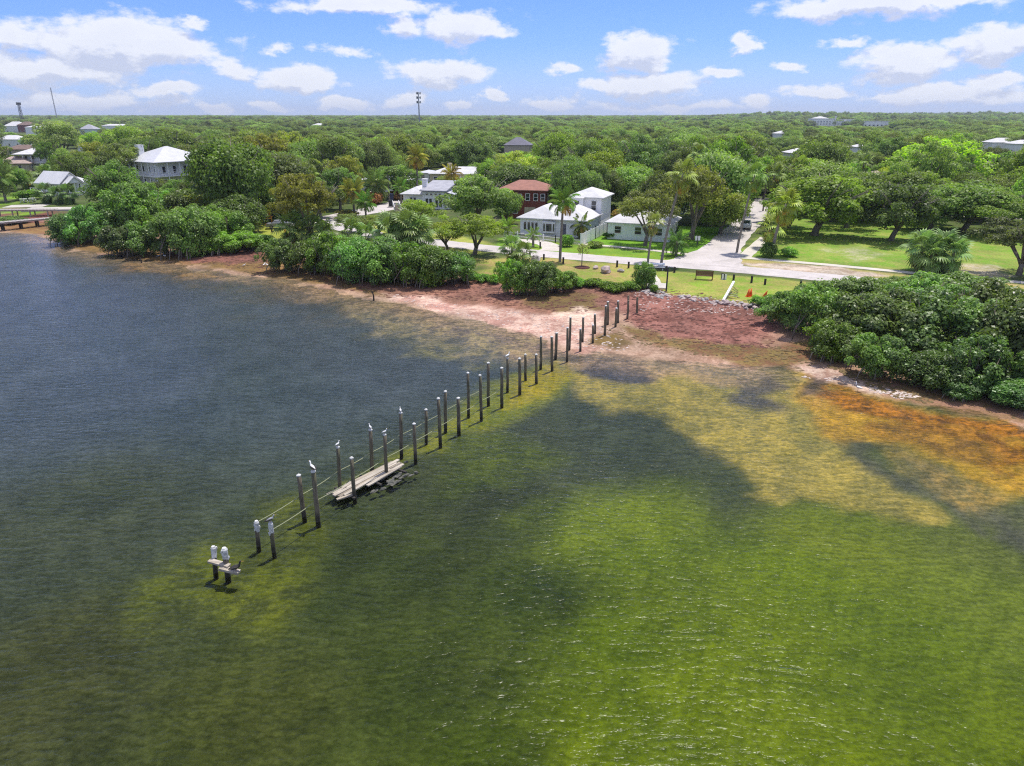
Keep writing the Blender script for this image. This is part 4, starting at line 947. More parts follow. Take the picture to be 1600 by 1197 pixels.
# white house: low hipped front wing and a two storey block behind
def white_house():
    rt = house_at('white_house', 813, 366, -21, 'white house with low hipped wing in front and a two storey block behind'); W_, D_, H_ = 11.4, 8.6, 2.7
    MB().box(0, 0, -.3, W_, D_, H_).build('wall', LS, rt)
    hip_roof(MB(), 0, 0, W_ * .58, D_, H_ + .002, 2.0, .55, ridge=3.0).build('roof', M['shingle_white'], rt)
    hip_roof(MB(), W_ * .48, -.15, W_, D_ + .2, H_ + .03, 1.95, .55, ridge=3.2).build('roof', M['shingle_white'], rt)
    for k in range(4): window(rt, 0, .55 + k * .68, .75, .62, 1.45, W_, D_, muntin=False)
    bay = MB().box(4.2, -.55, .55, 6.3, 0, 2.35).build('bay_window', WP, rt); MB().box(4.75, -.585, .85, 5.75, -.553, 2.1).build('pane', M['glass'], bay)
    MB().poly((4.05, -.62, 2.352), (6.45, -.62, 2.352), (6.3, 0, 2.65), (4.2, 0, 2.65)).build('bay_roof', WP, bay)
    for k in (4.3, 5.95): MB().box(k, -.585, .85, k + .28, -.553, 2.1).build('pane', M['glass'], bay)
    d = MB().box(7.2, -.07, 0, 8.1, 0, 2.1).build('door', M['slate'], rt); MB().tube([(7.95, -.07, 1), (7.95, -.14, 1)], .04, 6).build('handle', M['steel'], d)
    g = MB().box(8.5, -.06, 0, 11.0, 0, 2.15).build('garage_door', LS, rt)
    for k in range(3): MB().box(8.5, -.08, .5 + k * .53, 11.0, -.063, .54 + k * .53).build('rib', WP, g)
    MB().box(W_, .002, -.3, W_ + .03, D_ - .002, H_ - .002).build('side_wall', M['aqua_wall'], rt)  # thin grey-green sheet: the shade of this side put into its colour
    x0, y0, w, d, h = 5.9, 8.8, 5.8, 7.2, 5.5
    u = MB().box(x0, y0, -.3, x0 + w, y0 + d, h).build('upper_wall', LS, rt)
    MB().box(x0 + .35, y0 - .5, 2.8, x0 + 2.7, y0, h).build('bay_wall', LS, rt)
    hip_roof(MB(), x0, y0, x0 + w, y0 + d, h + .002, 1.5, .5, ridge=3.3).build('roof', M['shingle_white'], rt)
    MB().poly((x0 + .1, y0 - .9, h + .01), (x0 + 2.95, y0 - .9, h + .01), (x0 + 1.5, y0 + 1.4, h + 1.0)).poly((x0 + .1, y0 - .9, h + .01), (x0 + 1.5, y0 + 1.4, h + 1.0), (x0 + .1, y0 + 1.4, h + .3)).poly((x0 + 2.95, y0 - .9, h + .01), (x0 + 2.95, y0 + 1.4, h + .3), (x0 + 1.5, y0 + 1.4, h + 1.0)).build('bay_roof', M['shingle_white'], rt)
    window(rt, 0, x0 + 1.05, 3.35, 1.0, 1.75, W_, D_, y_off=y0 - .5); window(rt, 0, x0 + 4.0, 3.35, 1.0, 1.75, W_, D_, y_off=y0)
    MB().box(x0 + w, y0 + .002, -.3, x0 + w + .03, y0 + d - .002, h - .002).build('side_wall', M['lap_siding'], rt)
white_house()
def fence(pts_px, h, label, picket=False, base=1.0):
    P = [Vector((*atland(*p), base)) for p in pts_px]; rt = empty('white_fence', P[0]); tag(rt, label, 'fence'); o = P[0]; k = 0
    pan = WP
    for a, b in zip(P[:-1], P[1:]):
        L = (b - a).length; n = max(1, round(L / 2.4)); d = (b - a) / n
        for q in range(n + 1):
            c = a + d * q - o
            MB().box(c.x - .08, c.y - .08, -.1, c.x + .08, c.y + .08, h + .12).build('post', WP, rt)
            if q < n:
                e = c + d; u = d.normalized() * .08
                if not picket: MB().bar((c.x + u.x, c.y + u.y, h / 2), (e.x - u.x, e.y - u.y, h / 2), .05, h * .94).build('panel', pan, rt)
                else:
                    for zz in (.3, h - .2): MB().bar((c.x + u.x, c.y + u.y, zz), (e.x - u.x, e.y - u.y, zz), .04, .1).build('rail', WP, rt)
                    m = 12
                    for j in range(m):
                        f = c + d * ((j + .5) / m); MB().bar((f.x, f.y, .08), (f.x, f.y, h), .10, .03).build('picket', WP, rt)
fence([(788, 369), (830, 375), (868, 379), (907, 384)], 1.0, 'low white picket fence across the front garden of the white house', True)
fence([(907, 385), (930, 373), (948, 364), (972, 351)], 1.9, 'tall white panel fence down the right side of the white house')
fence([(972, 350), (985, 346), (1000, 343)], 1.9, 'short white panel fence joining the white house and the hipped house behind')
fence([(628, 281), (660, 283), (690, 285), (720, 290)], 2.4, 'high white garden wall fence in front of the low beige house')
# neighbours
simple_house('hipped_house', 949, 373, -21, 10, 9, 2.6, 2.3, LS, M['shingle_white'], 'low white hipped house behind the leaning oak, right of the tall white fence', 3)
def brick_house():
    rt = house_at('brick_house', 781, 340, -14, 'two storey dark red brick house with reddish hipped roof'); W_, D_, H_ = 9.2, 8, 5.3
    MB().box(0, 0, -.3, W_, D_, H_).build('wall', M['brick'], rt); hip_roof(MB(), 0, 0, W_, D_, H_ + .002, 1.7, .55, ridge=3.6).build('roof', M['red_shingle'], rt)
    for k, p in enumerate((1.0, 3.6, 5.2, 6.8)): window(rt, 0, p, 3.4 if k != 1 else 3.9, .9, 1.4 if k != 1 else .8, W_, D_, shutters=None)
    window(rt, 0, 8.2, 3.4, .9, 1.4, W_, D_)
    for p in (.8, 2.6): window(rt, 0, p, .9, 1.1, 1.3, W_, D_)
    MB().box(5.0, -.07, 0, 7.2, 0, 2.2).build('garage_door', M['tan_wall'], rt)
    d = MB().box(7.8, -.07, 0, 8.7, 0, 2.1).build('door', WP, rt)
    for k in range(2): window(rt, 1, 2 + 4 * k, 3.4, 1, 1.4, W_, D_)
brick_house()
def clerestory_house():
    rt = house_at('clerestory_house', 631, 325, -12, 'low white house with grey roofs, chimney and a row of clerestory windows'); D_ = 8
    MB().box(0, 0, -.3, 4.6, D_, 2.9).build('wall', LS, rt); hip_roof(MB(), 0, 0, 4.6, D_, 2.902, 1.5, .6, ridge=2.6).build('roof', M['shingle_white'], rt)
    MB().box(4.6, -.6, -.3, 9.6, D_, 3.6).build('wall', LS, rt)
    i = MB(); x0, x1, y0, y1 = 4.2, 10.2, -1.3, D_ + .4
    i.v += [(x0, y0, 3.75), (x1, y0, 3.75), (x1, y1, 5.1), (x0, y1, 5.1), (x0, y0, 3.95), (x1, y0, 3.95), (x1, y1, 5.3), (x0, y1, 5.3)]
    i.f += [(0, 3, 2, 1), (4, 5, 6, 7), (0, 1, 5, 4), (1, 2, 6, 5), (2, 3, 7, 6), (3, 0, 4, 7)]; i.build('roof', M['shingle_grey'], rt)
    MB().box(9.6, 0, -.3, 12.2, D_, 2.9).build('wall', LS, rt)
    g = MB(); x0, x1 = 9.65, 12.8
    g.v += [(x0, -.5, 3.55), (x1, -.5, 2.75), (x1, D_ + .4, 2.75), (x0, D_ + .4, 3.55), (x0, -.5, 3.7), (x1, -.5, 2.9), (x1, D_ + .4, 2.9), (x0, D_ + .4, 3.7)]
    g.f += [(0, 3, 2, 1), (4, 5, 6, 7), (0, 1, 5, 4), (1, 2, 6, 5), (2, 3, 7, 6), (3, 0, 4, 7)]; g.build('roof', M['metal_roof'], rt)
    window(rt, 0, 1.4, .5, .75, 1.9, 0, D_, muntin=False); window(rt, 0, 2.25, .5, .75, 1.9, 0, D_, muntin=False)
    for p in (5.2, 6.05, 7.4, 8.25): window(rt, 0, p, .4, .75, 1.9, 0, D_, y_off=-.6, muntin=False)
    for p in (5.3, 6.3, 7.3, 8.3): window(rt, 0, p, 2.85, .65, .5, 0, D_, y_off=-.6, muntin=False)
    window(rt, 0, 10.6, .5, 1.0, 1.9, 0, D_, muntin=False); chimney(rt, 4.3, 2.4, 2.9, 5.9, LS, .5)
    st = empty('white_stair', (*atland(622, 331), 1), R(20)); tag(st, 'white railed stair beside the clerestory house', 'stair')
    for k in range(7): MB().box(-.6, k * .3, k * .17, .6, k * .3 + .3, k * .17 + .17).build('step', M['pale_plank'], st)
    for s in (-.65, .65):
        MB().bar((s, 0, .95), (s, 2.1, 2.1), .08, .08).build('handrail', WP, st)
        for k in range(8): MB().box(s - .03, k * .3 - .03, k * .165, s + .03, k * .3 + .03, .92 + k * .165).build('baluster', WP, st)
clerestory_house()
simple_house('beige_house', 672, 288, -8, 17, 9, 2.9, 1.9, M['beige_wall'], M['shingle_white'], 'long low beige house with pale hipped roof behind the white garden wall', 5, chim=True)
simple_house('garden_annexe', 655, 284, -8, 5, 5, 2.5, .9, WP, M['metal_roof'], 'small white annexe left of the low beige house', 2)
simple_house('flat_white_house', 562, 298, -8, 13, 8, 2.7, 1.2, WP, M['metal_roof'], 'low white house half hidden behind the feather palms and street', 3)
simple_house('grey_gable_house', 1000, 332, -20, 9, 8, 3.0, 2.2, M['aqua_wall'], M['shingle_grey'], 'pale green house with grey gabled roof under trees behind the white house', 2, 'gable')
def verandah_house(name, px, py, rz, w, d, fh, rh, label, floors=2, posts=6, left=True, chim=True, roof='metal_roof', ridge=None):
    rt = house_at(name, px, py, rz, label); v = 2.0; H_ = fh * floors
    MB().box(v, v, -.3, w - .2, d - .2, H_).build('wall', LS, rt)
    hip_roof(MB(), 0, 0, w, d, H_ + .002, rh, .5, ridge=ridge).build('roof', M[roof], rt)
    for fl in range(floors):
        z = fl * fh
        if fl:
            MB().box(0, 0, z - .25, w, v - .002, z).build('verandah_floor', WP, rt); MB().box(0, v, z - .25, v - .002, d, z).build('verandah_floor', WP, rt)
        for k in range(posts):
            x = .12 + (w - .24) * k / (posts - 1)
            MB().box(x - .1, .04, z + .002, x + .1, .24, z + fh - .252).build('column', WP, rt)
            if k: y = .12 + (d - .24) * k / (posts - 1); MB().box(.04, y - .1, z + .002, .24, y + .1, z + fh - .252).build('column', WP, rt)
        if fl:
            MB().box(.26, .1, z + .95, w - .24, .18, z + 1.03).build('railing', WP, rt); MB().box(.1, .26, z + .95, .18, d - .1, z + 1.03).build('railing', WP, rt)
            b = MB()
            for k in range(int(w / .35)): b.box(.3 + k * .35, .12, z + .05, .34 + k * .35, .16, z + .95)
            for k in range(int(d / .35)): b.box(.12, .3 + k * .35, z + .05, .16, .34 + k * .35, z + .95)
            tag(b.build('baluster', WP, rt), kind='stuff')
        for k in range(posts - 1):
            x = v + (w - v - .5) * (k + .5) / (posts - 1) - .5; window(rt, 0, x, z + .5, 1.0, 1.9, w, d, y_off=v)
            f = MB().box(v - .08, v + (d - v) * (k + .5) / (posts - 1) - .5, z + .5, v, v + (d - v) * (k + .5) / (posts - 1) + .5, z + 2.4).build('window', WP, rt)
            MB().box(v - .1, v + (d - v) * (k + .5) / (posts - 1) - .4, z + .6, v - .083, v + (d - v) * (k + .5) / (posts - 1) + .4, z + 2.3).build('pane', M['glass'], f)
        window(rt, 1, d * .4, z + .8, 1, 1.4, w - .2, d); window(rt, 1, d * .7, z + .8, 1, 1.4, w - .2, d)
    if chim: chimney(rt, w * .2, d * .75, H_, H_ + rh * .95 + .5, LS, .8)
    return rt
verandah_house('verandah_mansion', 248, 297, 55, 18, 17, 3.5, 3.8, 'large white two storey mansion with columned verandahs, tall chimney and pale hipped roof', posts=6)
verandah_house('verandah_house', 27, 267, 8, 14, 10, 2.8, 2.2, 'white two storey house with pale roof and columned porch behind the cottage, at the left', posts=6, chim=False, roof='shingle_white')
def cottage():
    rt = house_at('cottage', 98, 308, 67, 'white gabled cottage with bright metal roof and small gabled porch above the patio'); W_, D_, H_ = 5.6, 8.5, 3.4
    MB().box(0, 0, -.2, W_, D_, H_).build('wall', WP, rt); gable_roof(MB(), 0, 0, W_, D_, H_ + .004, 2.3, .5).build('roof', M['metal_roof'], rt)
    for q in (.0, D_ - .002): MB().poly((0, q, H_), (W_, q, H_), (W_ / 2, q, H_ + 2.2)).build('gable', WP, rt)
    for y in (2.0, 5.2): window(rt, 2, y, 1.6, .7, 1.3, W_, D_); window(rt, 2, y + .8, 1.6, .7, 1.3, W_, D_)
    MB().box(.6, -2.0, .9, 4.2, -.002, 1.05).build('porch_floor', WP, rt)
    for x in (.75, 2.4, 4.05): MB().box(x - .08, -1.95, -.2, x + .08, -1.8, 3.2).build('porch_column', WP, rt)
    gable_roof(MB(), .5, -2.0, 4.3, .6, 3.25, 1.4, .3).build('porch_roof', M['metal_roof'], rt)
    MB().poly((.5, -1.98, 3.25), (4.3, -1.98, 3.25), (2.4, -1.98, 4.6)).build('gable', WP, rt)
    MB().box(.7, -1.93, 1.9, 4.1, -1.87, 1.98).build('railing', WP, rt)
    window(rt, 0, 1.2, 1.3, .9, 1.8, W_, D_); window(rt, 0, 2.6, 1.3, .9, 1.8, W_, D_); window(rt, 0, 4.8, 1.6, .7, 1.3, W_, D_)
    MB().box(-1.8, 5.0, 1.0, -.002, 9.0, 1.2).build('deck', WP, rt)
    for k in range(4): MB().box(-1.75, 5.05 + k * 1.25, -.2, -1.6, 5.2 + k * 1.25, 2.1).build('deck_post', WP, rt)
    MB().box(-1.74, 5.0, 2.0, -1.62, 9.0, 2.08).build('railing', WP, rt)
    MB().box(W_ + .3, 2, -.2, W_ + 4.3, 6.5, 2.8).build('wing_wall', WP, rt); hip_roof(MB(), W_ + .3, 2, W_ + 4.3, 6.5, 2.802, 1.4, .4).build('wing_roof', M['metal_roof'], rt)
cottage()
for a in (('brown_roofed_house', 10, 244, 5, 14, 9, 3.0, 2.2, M['tan_wall'], M['brown_tile'], 'tan house with brown tiled roof behind the left verandah house', 3),
          ('beige_roofed_house', -8, 268, 5, 12, 9, 2.6, 2.4, M['tan_wall'], M['pink_tile'], 'house with pale beige hipped roof cut by the left edge', 2),
          ('white_villa', -4, 230, 0, 16, 10, 4.5, 2.6, WP, M['shingle_white'], 'white villa among trees above the brown tiled roof', 3),
          ('peaked_white_house', 8, 207, 0, 22, 14, 7, 5, WP, M['shingle_white'], 'white house with peaked roof far at the left edge', 3),
          ('brown_gabled_house', 29, 207, -10, 18, 12, 8, 4, M['brick'], M['brown_tile'], 'red brown house far away between white ones at the left', 3),
          ('white_block', 42, 213, 5, 20, 12, 8, 2, WP, M['metal_roof'], 'broad white house with low pale roof far at the left', 5),
          ('pink_roofed_block', 66, 211, 0, 20, 12, 10, 2, WP, M['pink_tile'], 'white block with pinkish roof right of the far white houses', 4),
          ('blue_grey_house', 126, 212, 0, 14, 12, 6, 4.5, M['aqua_wall'], M['shingle_grey'], 'pale blue grey house with steep hipped roof in the far left trees', 2),
          ('long_white_roof', 160, 204, 0, 34, 14, 6, 2, WP, M['shingle_white'], 'long low white roof in the far left trees', 4),
          ('white_roof_house', 122, 236, 10, 12, 9, 4, 2.5, WP, M['shingle_white'], 'white roofed house half buried in trees above the mansion', 2),
          ('grey_roofed_house', 788, 246, -10, 12, 10, 5.5, 3.6, M['tan_wall'], M['slate'], 'house with dark grey purple roof deep in the trees behind the brick house', 3),
          ('white_roof_house', 874, 274, -10, 9, 7, 3.4, 1.6, WP, M['shingle_white'], 'white roof showing through trees right of the brick house', 2),
          ('white_roof_house', 926, 270, -10, 12, 8, 3.4, 1.6, WP, M['shingle_white'], 'long white roof showing through trees above the two storey block', 2),
          ('pink_roofed_house', 1358, 300, -10, 7, 6, 4.4, 1.0, M['tan_wall'], M['pink_tile'], 'low pinkish tiled roof beside the yellow green tree', 2),
          ('pyramid_roofed_house', 1538, 283, -15, 8, 8, 3.8, 3.4, M['brick'], M['pink_tile'], 'house with pinkish pyramid roof in the trees at the right', 2),
          ('white_roof_house', 1548, 238, 0, 16, 9, 5, 2.4, WP, M['shingle_white'], 'white roof in the trees above the pyramid roof', 2),
          ('white_roof_house', 1584, 241, 0, 16, 9, 5, 2.0, WP, M['shingle_white'], 'white roof cut by the right edge', 2),
          ('white_roof_house', 1212, 222, 0, 16, 9, 6, 2, WP, M['shingle_white'], 'small white roof in the canopy right of the centre', 2),
          ('white_roof_house', 1236, 286, 0, 9, 7, 4, 1.8, WP, M['shingle_white'], 'white roof peeking out above the lawn oak', 2),
          ('white_roof_house', 488, 205, 0, 26, 12, 7, 2.4, WP, M['shingle_white'], 'white roof far off in the canopy left of the cell tower', 3),
          ('white_roof_house', 1339, 246, 0, 12, 9, 4.6, 2, WP, M['shingle_white'], 'small white roof in the canopy left of the yellow green tree', 2),
          ('white_roof_house', 1232, 258, 0, 11, 8, 4.6, 1.8, WP, M['shingle_white'], 'pale roof glimpsed in the canopy above the lawn oaks', 2),
          ('white_roof_house', 596, 300, 0, 8, 7, 3.0, 1.6, WP, M['shingle_white'], 'white roof just left of the utility pole on the side street', 2)):
    simple_house(*a)
def far_complex():
    x, y = atland(1300, 199); rt = empty('white_complex', (x, y, 1)); tag(rt, 'far white multi level building with flat roofs near the right horizon', 'building'); HOUSES.append((x, y))
    for (x0, w, h) in ((-32, 34, 13), (2.2, 20, 9), (22.4, 32, 11.5)):
        MB().box(x0, 0, -1, x0 + w, 24, h).build('wall', WP, rt); MB().box(x0 - .5, -.5, h + .002, x0 + w + .5, 24.5, h + .8).build('roof', M['metal_roof'], rt)
        for fl in range(int(h / 3.4)):
            for k in range(int(w / 5)):
                window(rt, 0, x0 + 1.2 + k * 5, fl * 3.4 + 1, 2.4, 1.6, 0, 24, muntin=False)
    hip_roof(MB(), -28, 2, -8, 20, 13.9, 3.5, 1).build('roof', M['shingle_white'], rt)
    MB().tube([(8, 10, 9.8), (8, 10, 18)], 1.2, 8).build('stack', M['metal_roof'], rt)
    x, y = atland(1368, 200); rt = empty('white_warehouse', (x, y, 1)); tag(rt, 'long flat white building right of the far white complex', 'building'); HOUSES.append((x, y))
    MB().box(-20, 0, -1, 20, 20, 9.5).build('wall', WP, rt); MB().box(-20.5, -.5, 9.502, 20.5, 20.5, 10.3).build('roof', M['metal_roof'], rt)
    for k in range(6): window(rt, 0, -18 + k * 6.4, 3, 3, 2, 0, 20, muntin=False)
far_complex()
# towers on the skyline
def tower(px, y, pt, label, kind):
    u, b, c = ray(px, 180); x = u * y / b; h = z_at(y, pt) - 1; rt = empty('radio_mast' if kind == 'guyed' else 'cell_tower', (x, y, 1)); tag(rt, label, 'tower'); m = M['dark_steel'] if kind != 'guyed' else M['steel']
    if kind == 'mono':
        MB().tube([(0, 0, 0), (0, 0, h)], [1.0, .55], 10).build('pole', M['steel'], rt)
        for k, zz in enumerate((h - 1.2, h - 6, h - 11)):
            rg = MB().tube([(0, 0, zz - .3), (0, 0, zz + .3)], 1.5, 12).build('platform', m, rt)
            for q in range(9):
                a = q * math.pi * 2 / 9; MB().box(2.5 * math.cos(a) - .3, 2.5 * math.sin(a) - .3, zz - 1.3, 2.5 * math.cos(a) + .3, 2.5 * math.sin(a) + .3, zz + 1.3).build('antenna', M['white_paint'] if q % 3 else m, rg)
                MB().bar((0, 0, zz), (2.5 * math.cos(a), 2.5 * math.sin(a), zz), .2, .2).build('arm', m, rg)
    else:
        w = 2.2 if kind == 'lattice' else .6; wt = 1.2 if kind == 'lattice' else .6; n = 9 if kind == 'lattice' else 16
        lean = -.045 * h if kind == 'lattice' else 0
        L = [(-1, -1), (1, -1), (1, 1), (-1, 1)]; f = lambda t, s: (s[0] * (w + (wt - w) * t) + lean * 0, s[1] * (w + (wt - w) * t), h * t)
        for s in L: MB().tube([f(0, s), f(1, s)], (.32 if kind == 'lattice' else .16), 6).build('leg', m, rt)
        for k in range(n):
            b_ = MB()
            for i in range(4):
                b_.tube([f(k / n, L[i]), f((k + 1) / n, L[(i + 1) % 4])], (.2 if kind == 'lattice' else .1), 4).tube([f((k + 1) / n, L[i]), f((k + 1) / n, L[(i + 1) % 4])], .2 if kind == 'lattice' else .1, 4)
            b_.build('brace', m, rt)
        if kind == 'lattice':
            for q in range(8):
                a = q * math.pi / 4; MB().box(3 * math.cos(a) - .5, 3 * math.sin(a) - .5, h - 3, 3 * math.cos(a) + .5, 3 * math.sin(a) + .5, h + 1).build('antenna', m, rt)
        else:
            for q in range(3):
                a = q * 2.1 + .4; MB().tube([(0, 0, h * .92), (h * .5 * math.cos(a), h * .5 * math.sin(a), 0)], .07, 4).build('guy_wire', m, rt)
tower(655, 900, 144, 'grey monopole cell tower with tiers of antennas on the skyline', 'mono')
tower(33, 1300, 161, 'dark lattice cell tower on the skyline at the far left', 'lattice')
tower(88, 1500, 137, 'thin guyed radio mast on the skyline at the left', 'guyed')

# ------------------------------------------------------------------ vegetation: meshes
def leaves_mesh(name, c, n, s, mat, seed, aspect=.6, fold=.25, clump=None):
    """leaf sized folded quads at centres c with normals n and half sizes s"""
    g = np.random.default_rng(seed); N = len(c)
    n = n / (np.linalg.norm(n, axis=1, keepdims=True) + 1e-9)
    r = g.normal(size=(N, 3)); t = np.cross(n, r); t /= np.linalg.norm(t, axis=1, keepdims=True) + 1e-9; b = np.cross(n, t)
    s = s[:, None]
    v = np.stack([c - t * s, c - b * s * aspect + n * s * fold, c + t * s, c + b * s * aspect + n * s * fold], 1).reshape(-1, 3)
    me = np_mesh(name, v, np.arange(4 * N).reshape(N, 4))
    a = me.attributes.new('tint', 'FLOAT', 'POINT'); a.data.foreach_set('value', np.repeat(g.random(N) if clump is None else .55 * g.random(N) + .45 * clump, 4).astype(np.float32))
    me.materials.append(mat); return me
def unit(g, n):
    d = g.normal(size=(n, 3)); return d / np.linalg.norm(d, axis=1, keepdims=True)
def crown_mesh(seed, Rw, z0, z1, nb, br, nl, leaf, mat, low=-.35, flat=.75, name='crown', shell=.62):
    g = np.random.default_rng(seed); mid, hh = (z0 + z1) / 2, (z1 - z0) / 2
    d = unit(g, nb * 4); d = d[d[:, 2] > low][:nb]; nb = len(d)
    rad = g.uniform(shell, 1, nb) ** .6; rad[: nb // 5] *= .55
    wob = 1 + .22 * np.sin(np.arctan2(d[:, 1], d[:, 0]) * 3 + seed) + .12 * np.sin(np.arctan2(d[:, 1], d[:, 0]) * 5 + 2 * seed)
    bc = np.stack([d[:, 0] * (Rw - br) * rad * wob, d[:, 1] * (Rw - br) * rad * wob, mid + d[:, 2] * (hh - br * flat) * rad], 1)
    r = br * g.uniform(.65, 1.35, nb); C, Nn, S, K = [], [], [], []
    for k in range(nb):
        m = int(nl * (r[k] / br) ** 2); q = unit(g, m); up = g.random(m) < .55; q[up, 2] = np.abs(q[up, 2])
        rr_ = r[k] * g.uniform(.45, 1.08, m) ** .7; stray = g.random(m) < .07; rr_[stray] *= g.uniform(1.05, 1.4, stray.sum())
        C.append(bc[k] + q * rr_[:, None] * (1, 1, flat)); Nn.append(q * .9 + g.normal(size=(m, 3)) * .45 + (0, 0, .45)); S.append(leaf * g.uniform(.6, 1.3, m)); K.append(np.full(m, g.random()))
    return leaves_mesh(name, np.concatenate(C), np.concatenate(Nn), np.concatenate(S), mat, seed + 1, clump=np.concatenate(K))
def trunk_mesh(seed, H, spread, r, fork=2.0, limbs=6):
    g = random.Random(seed); mb = MB(); lx, ly = g.uniform(-.7, .7), g.uniform(-.7, .7)
    mb.tube([(0, 0, -.4), (0, 0, .3), (lx * .4, ly * .4, fork * .6), (lx, ly, fork)], [r * 1.5, r * 1.1, r * .95, r * .85], 8)
    for k in range(limbs):
        a = 2 * math.pi * k / limbs + g.uniform(-.4, .4); s = spread * g.uniform(.6, 1.12); h = H * g.uniform(.75, 1.08)
        ex, ey = lx + s * math.cos(a), ly + s * math.sin(a); ff = g.uniform(.6, 1)
        mx, my, mz = lx + (ex - lx) * .45 + g.uniform(-.5, .5), ly + (ey - ly) * .45 + g.uniform(-.5, .5), fork + (h - fork) * .6
        mb.tube([(lx * ff, ly * ff, fork * ff), (lx + (mx - lx) * .5, ly + (my - ly) * .5, fork + (mz - fork) * .45), (mx, my, mz), (ex, ey, h)], [r * .6, r * .45, r * .3, r * .1], 6)
        for q in range(2):
            b = a + g.uniform(-1, 1); mb.tube([(mx, my, mz), (mx + .25 * s * math.cos(b), my + .25 * s * math.sin(b), mz + .2 * (H - mz)), (mx + .55 * s * math.cos(b), my + .55 * s * math.sin(b), mz + .6 * (H - mz))], [r * .25, r * .15, r * .06], 5)
    return mb.mesh('trunk', M['bark'], True)
OAK = [crown_mesh(100 + k, 7, .9, 10, 96, (1.5, 1.15, 1.8)[k % 3], (150, 110, 170)[k % 3], .235, M['leaf'], low=-.8, shell=.5) for k in range(9)]
OAK_T = [trunk_mesh(200 + k, 9, 6, .42, 2.2, 6) for k in range(4)]
SPARSE = [crown_mesh(130 + k, 7, 2.2, 10, 64, 1.2, 120, .21, M['leaf'], flat=.55, shell=.5) for k in range(3)]
ROUND = [crown_mesh(150 + k, 6, 1.0, 10, 84, 1.4, 160, .215, M['leaf'], low=-.6, flat=.85) for k in range(3)]
SHRUB = [crown_mesh(300 + k, 3.2, -.5, 4.2, 78, (.60, .72, .5)[k % 3], (200, 240, 150)[k % 3], .115, M['waxy_leaf'], low=-.8, flat=.9, shell=.5) for k in range(6)]
def root_mesh(seed):
    g = random.Random(seed); mb = MB()
    for k in range(16):      # arching prop roots and stems from the mud up into the leaves
        a = g.uniform(0, 6.28); r0, r1 = g.uniform(.2, 2.9), g.uniform(.2, 2.2); b = a + g.uniform(-.5, .5)
        mb.tube([(r0 * math.cos(a), r0 * math.sin(a), -.4), ((r0 * .8 + r1 * .2) * math.cos(a), (r0 * .8 + r1 * .2) * math.sin(a), .7), (r1 * math.cos(b), r1 * math.sin(b), 2.0), (r1 * 1.25 * math.cos(b), r1 * 1.25 * math.sin(b), g.uniform(2.4, 3.6))], [.05, .06, .05, .015], 5)
    return mb.mesh('trunk', M['bark'], True)
SHRUB_T = [root_mesh(320 + k) for k in range(3)]
BUSH = [crown_mesh(340 + k, 1.2, -.1, 1.5, 20, .45, 110, .11, M['leaf'], low=-.7, flat=.85) for k in range(3)]
EXT = {}
for me in OAK + SPARSE + ROUND + SHRUB + BUSH:
    v = np.empty(len(me.vertices) * 3, np.float32); me.vertices.foreach_get('co', v); v = v.reshape(-1, 3)
    EXT[me.name] = (2 * np.percentile(np.hypot(v[:, 0], v[:, 1]), 97), np.percentile(v[:, 2], 99.3))
# palm fronds: feather and fan, three curvatures each
def feather(seed, L, droop, nl=26, wl=.16):
    g = random.Random(seed); mb = MB(); pts = []
    for k in range(9):
        t = k / 8; a = .5 - droop * t * t * 1.3; pts.append((pts[-1][0] + L / 8 * math.cos(a), 0, pts[-1][2] + L / 8 * math.sin(a)) if k else (0, 0, 0))
    mb.tube(pts, [.035 * (1 - .8 * k / 8) for k in range(9)], 4, False)
    for k in range(nl):
        t = .12 + .86 * k / nl; i = min(int(t * 8), 7); f = t * 8 - i; p = Vector(pts[i]) * (1 - f) + Vector(pts[i + 1]) * f
        d = (Vector(pts[i + 1]) - Vector(pts[i])).normalized(); ln = L * .26 * math.sin(math.pi * (.15 + .8 * t)) + .1
        for s in (-1, 1):
            e = p + d * ln * .55 + Vector((0, s * ln * .8, -ln * (.35 + .4 * g.random()))); m = (p + e) / 2 + Vector((0, 0, .06 * L / 3)); w = d * wl * .5
            mb.poly(p - w * .4, m - w, e, m + w)
    return mb
def fan(seed, L, droop, seg=16):
    g = random.Random(seed); mb = MB(); st = L * .48; a = .45 - droop * .6; h = Vector((st * math.cos(a), 0, st * math.sin(a)))
    mb.tube([(0, 0, 0), tuple(h * .5 + Vector((0, 0, .04))), tuple(h)], .025, 4, False); b = a - droop * .7
    for k in range(seg):
        t = -2.0 + 4.0 * k / (seg - 1); ln = L * .62 * (1 - .12 * abs(t)); d = Vector((math.cos(t) * math.cos(b), math.sin(t), math.cos(t) * math.sin(b) - .1 * abs(t)))
        s = Vector((-math.sin(t), math.cos(t), 0)) * ln * .085; m = h + d * ln * .6; e = h + d * ln + Vector((0, 0, -ln * (.22 + .15 * g.random())))
        mb.poly(h, m - s, e, m + s)
    return mb
def frond_mesh(mb, seed):
    me = mb.mesh('frond', M['frond']); n = len(me.vertices)
    a = me.attributes.new('tint', 'FLOAT', 'POINT'); a.data.foreach_set('value', np.random.default_rng(seed).random(n).astype(np.float32) * .6 + .2); return me
FEATHER = [frond_mesh(feather(k, 3.2, d), k) for k, d in enumerate((.55, .95, 1.35))]
FANF = [frond_mesh(fan(k, 2.3, d), k) for k, d in enumerate((.1, .6, 1.3))]

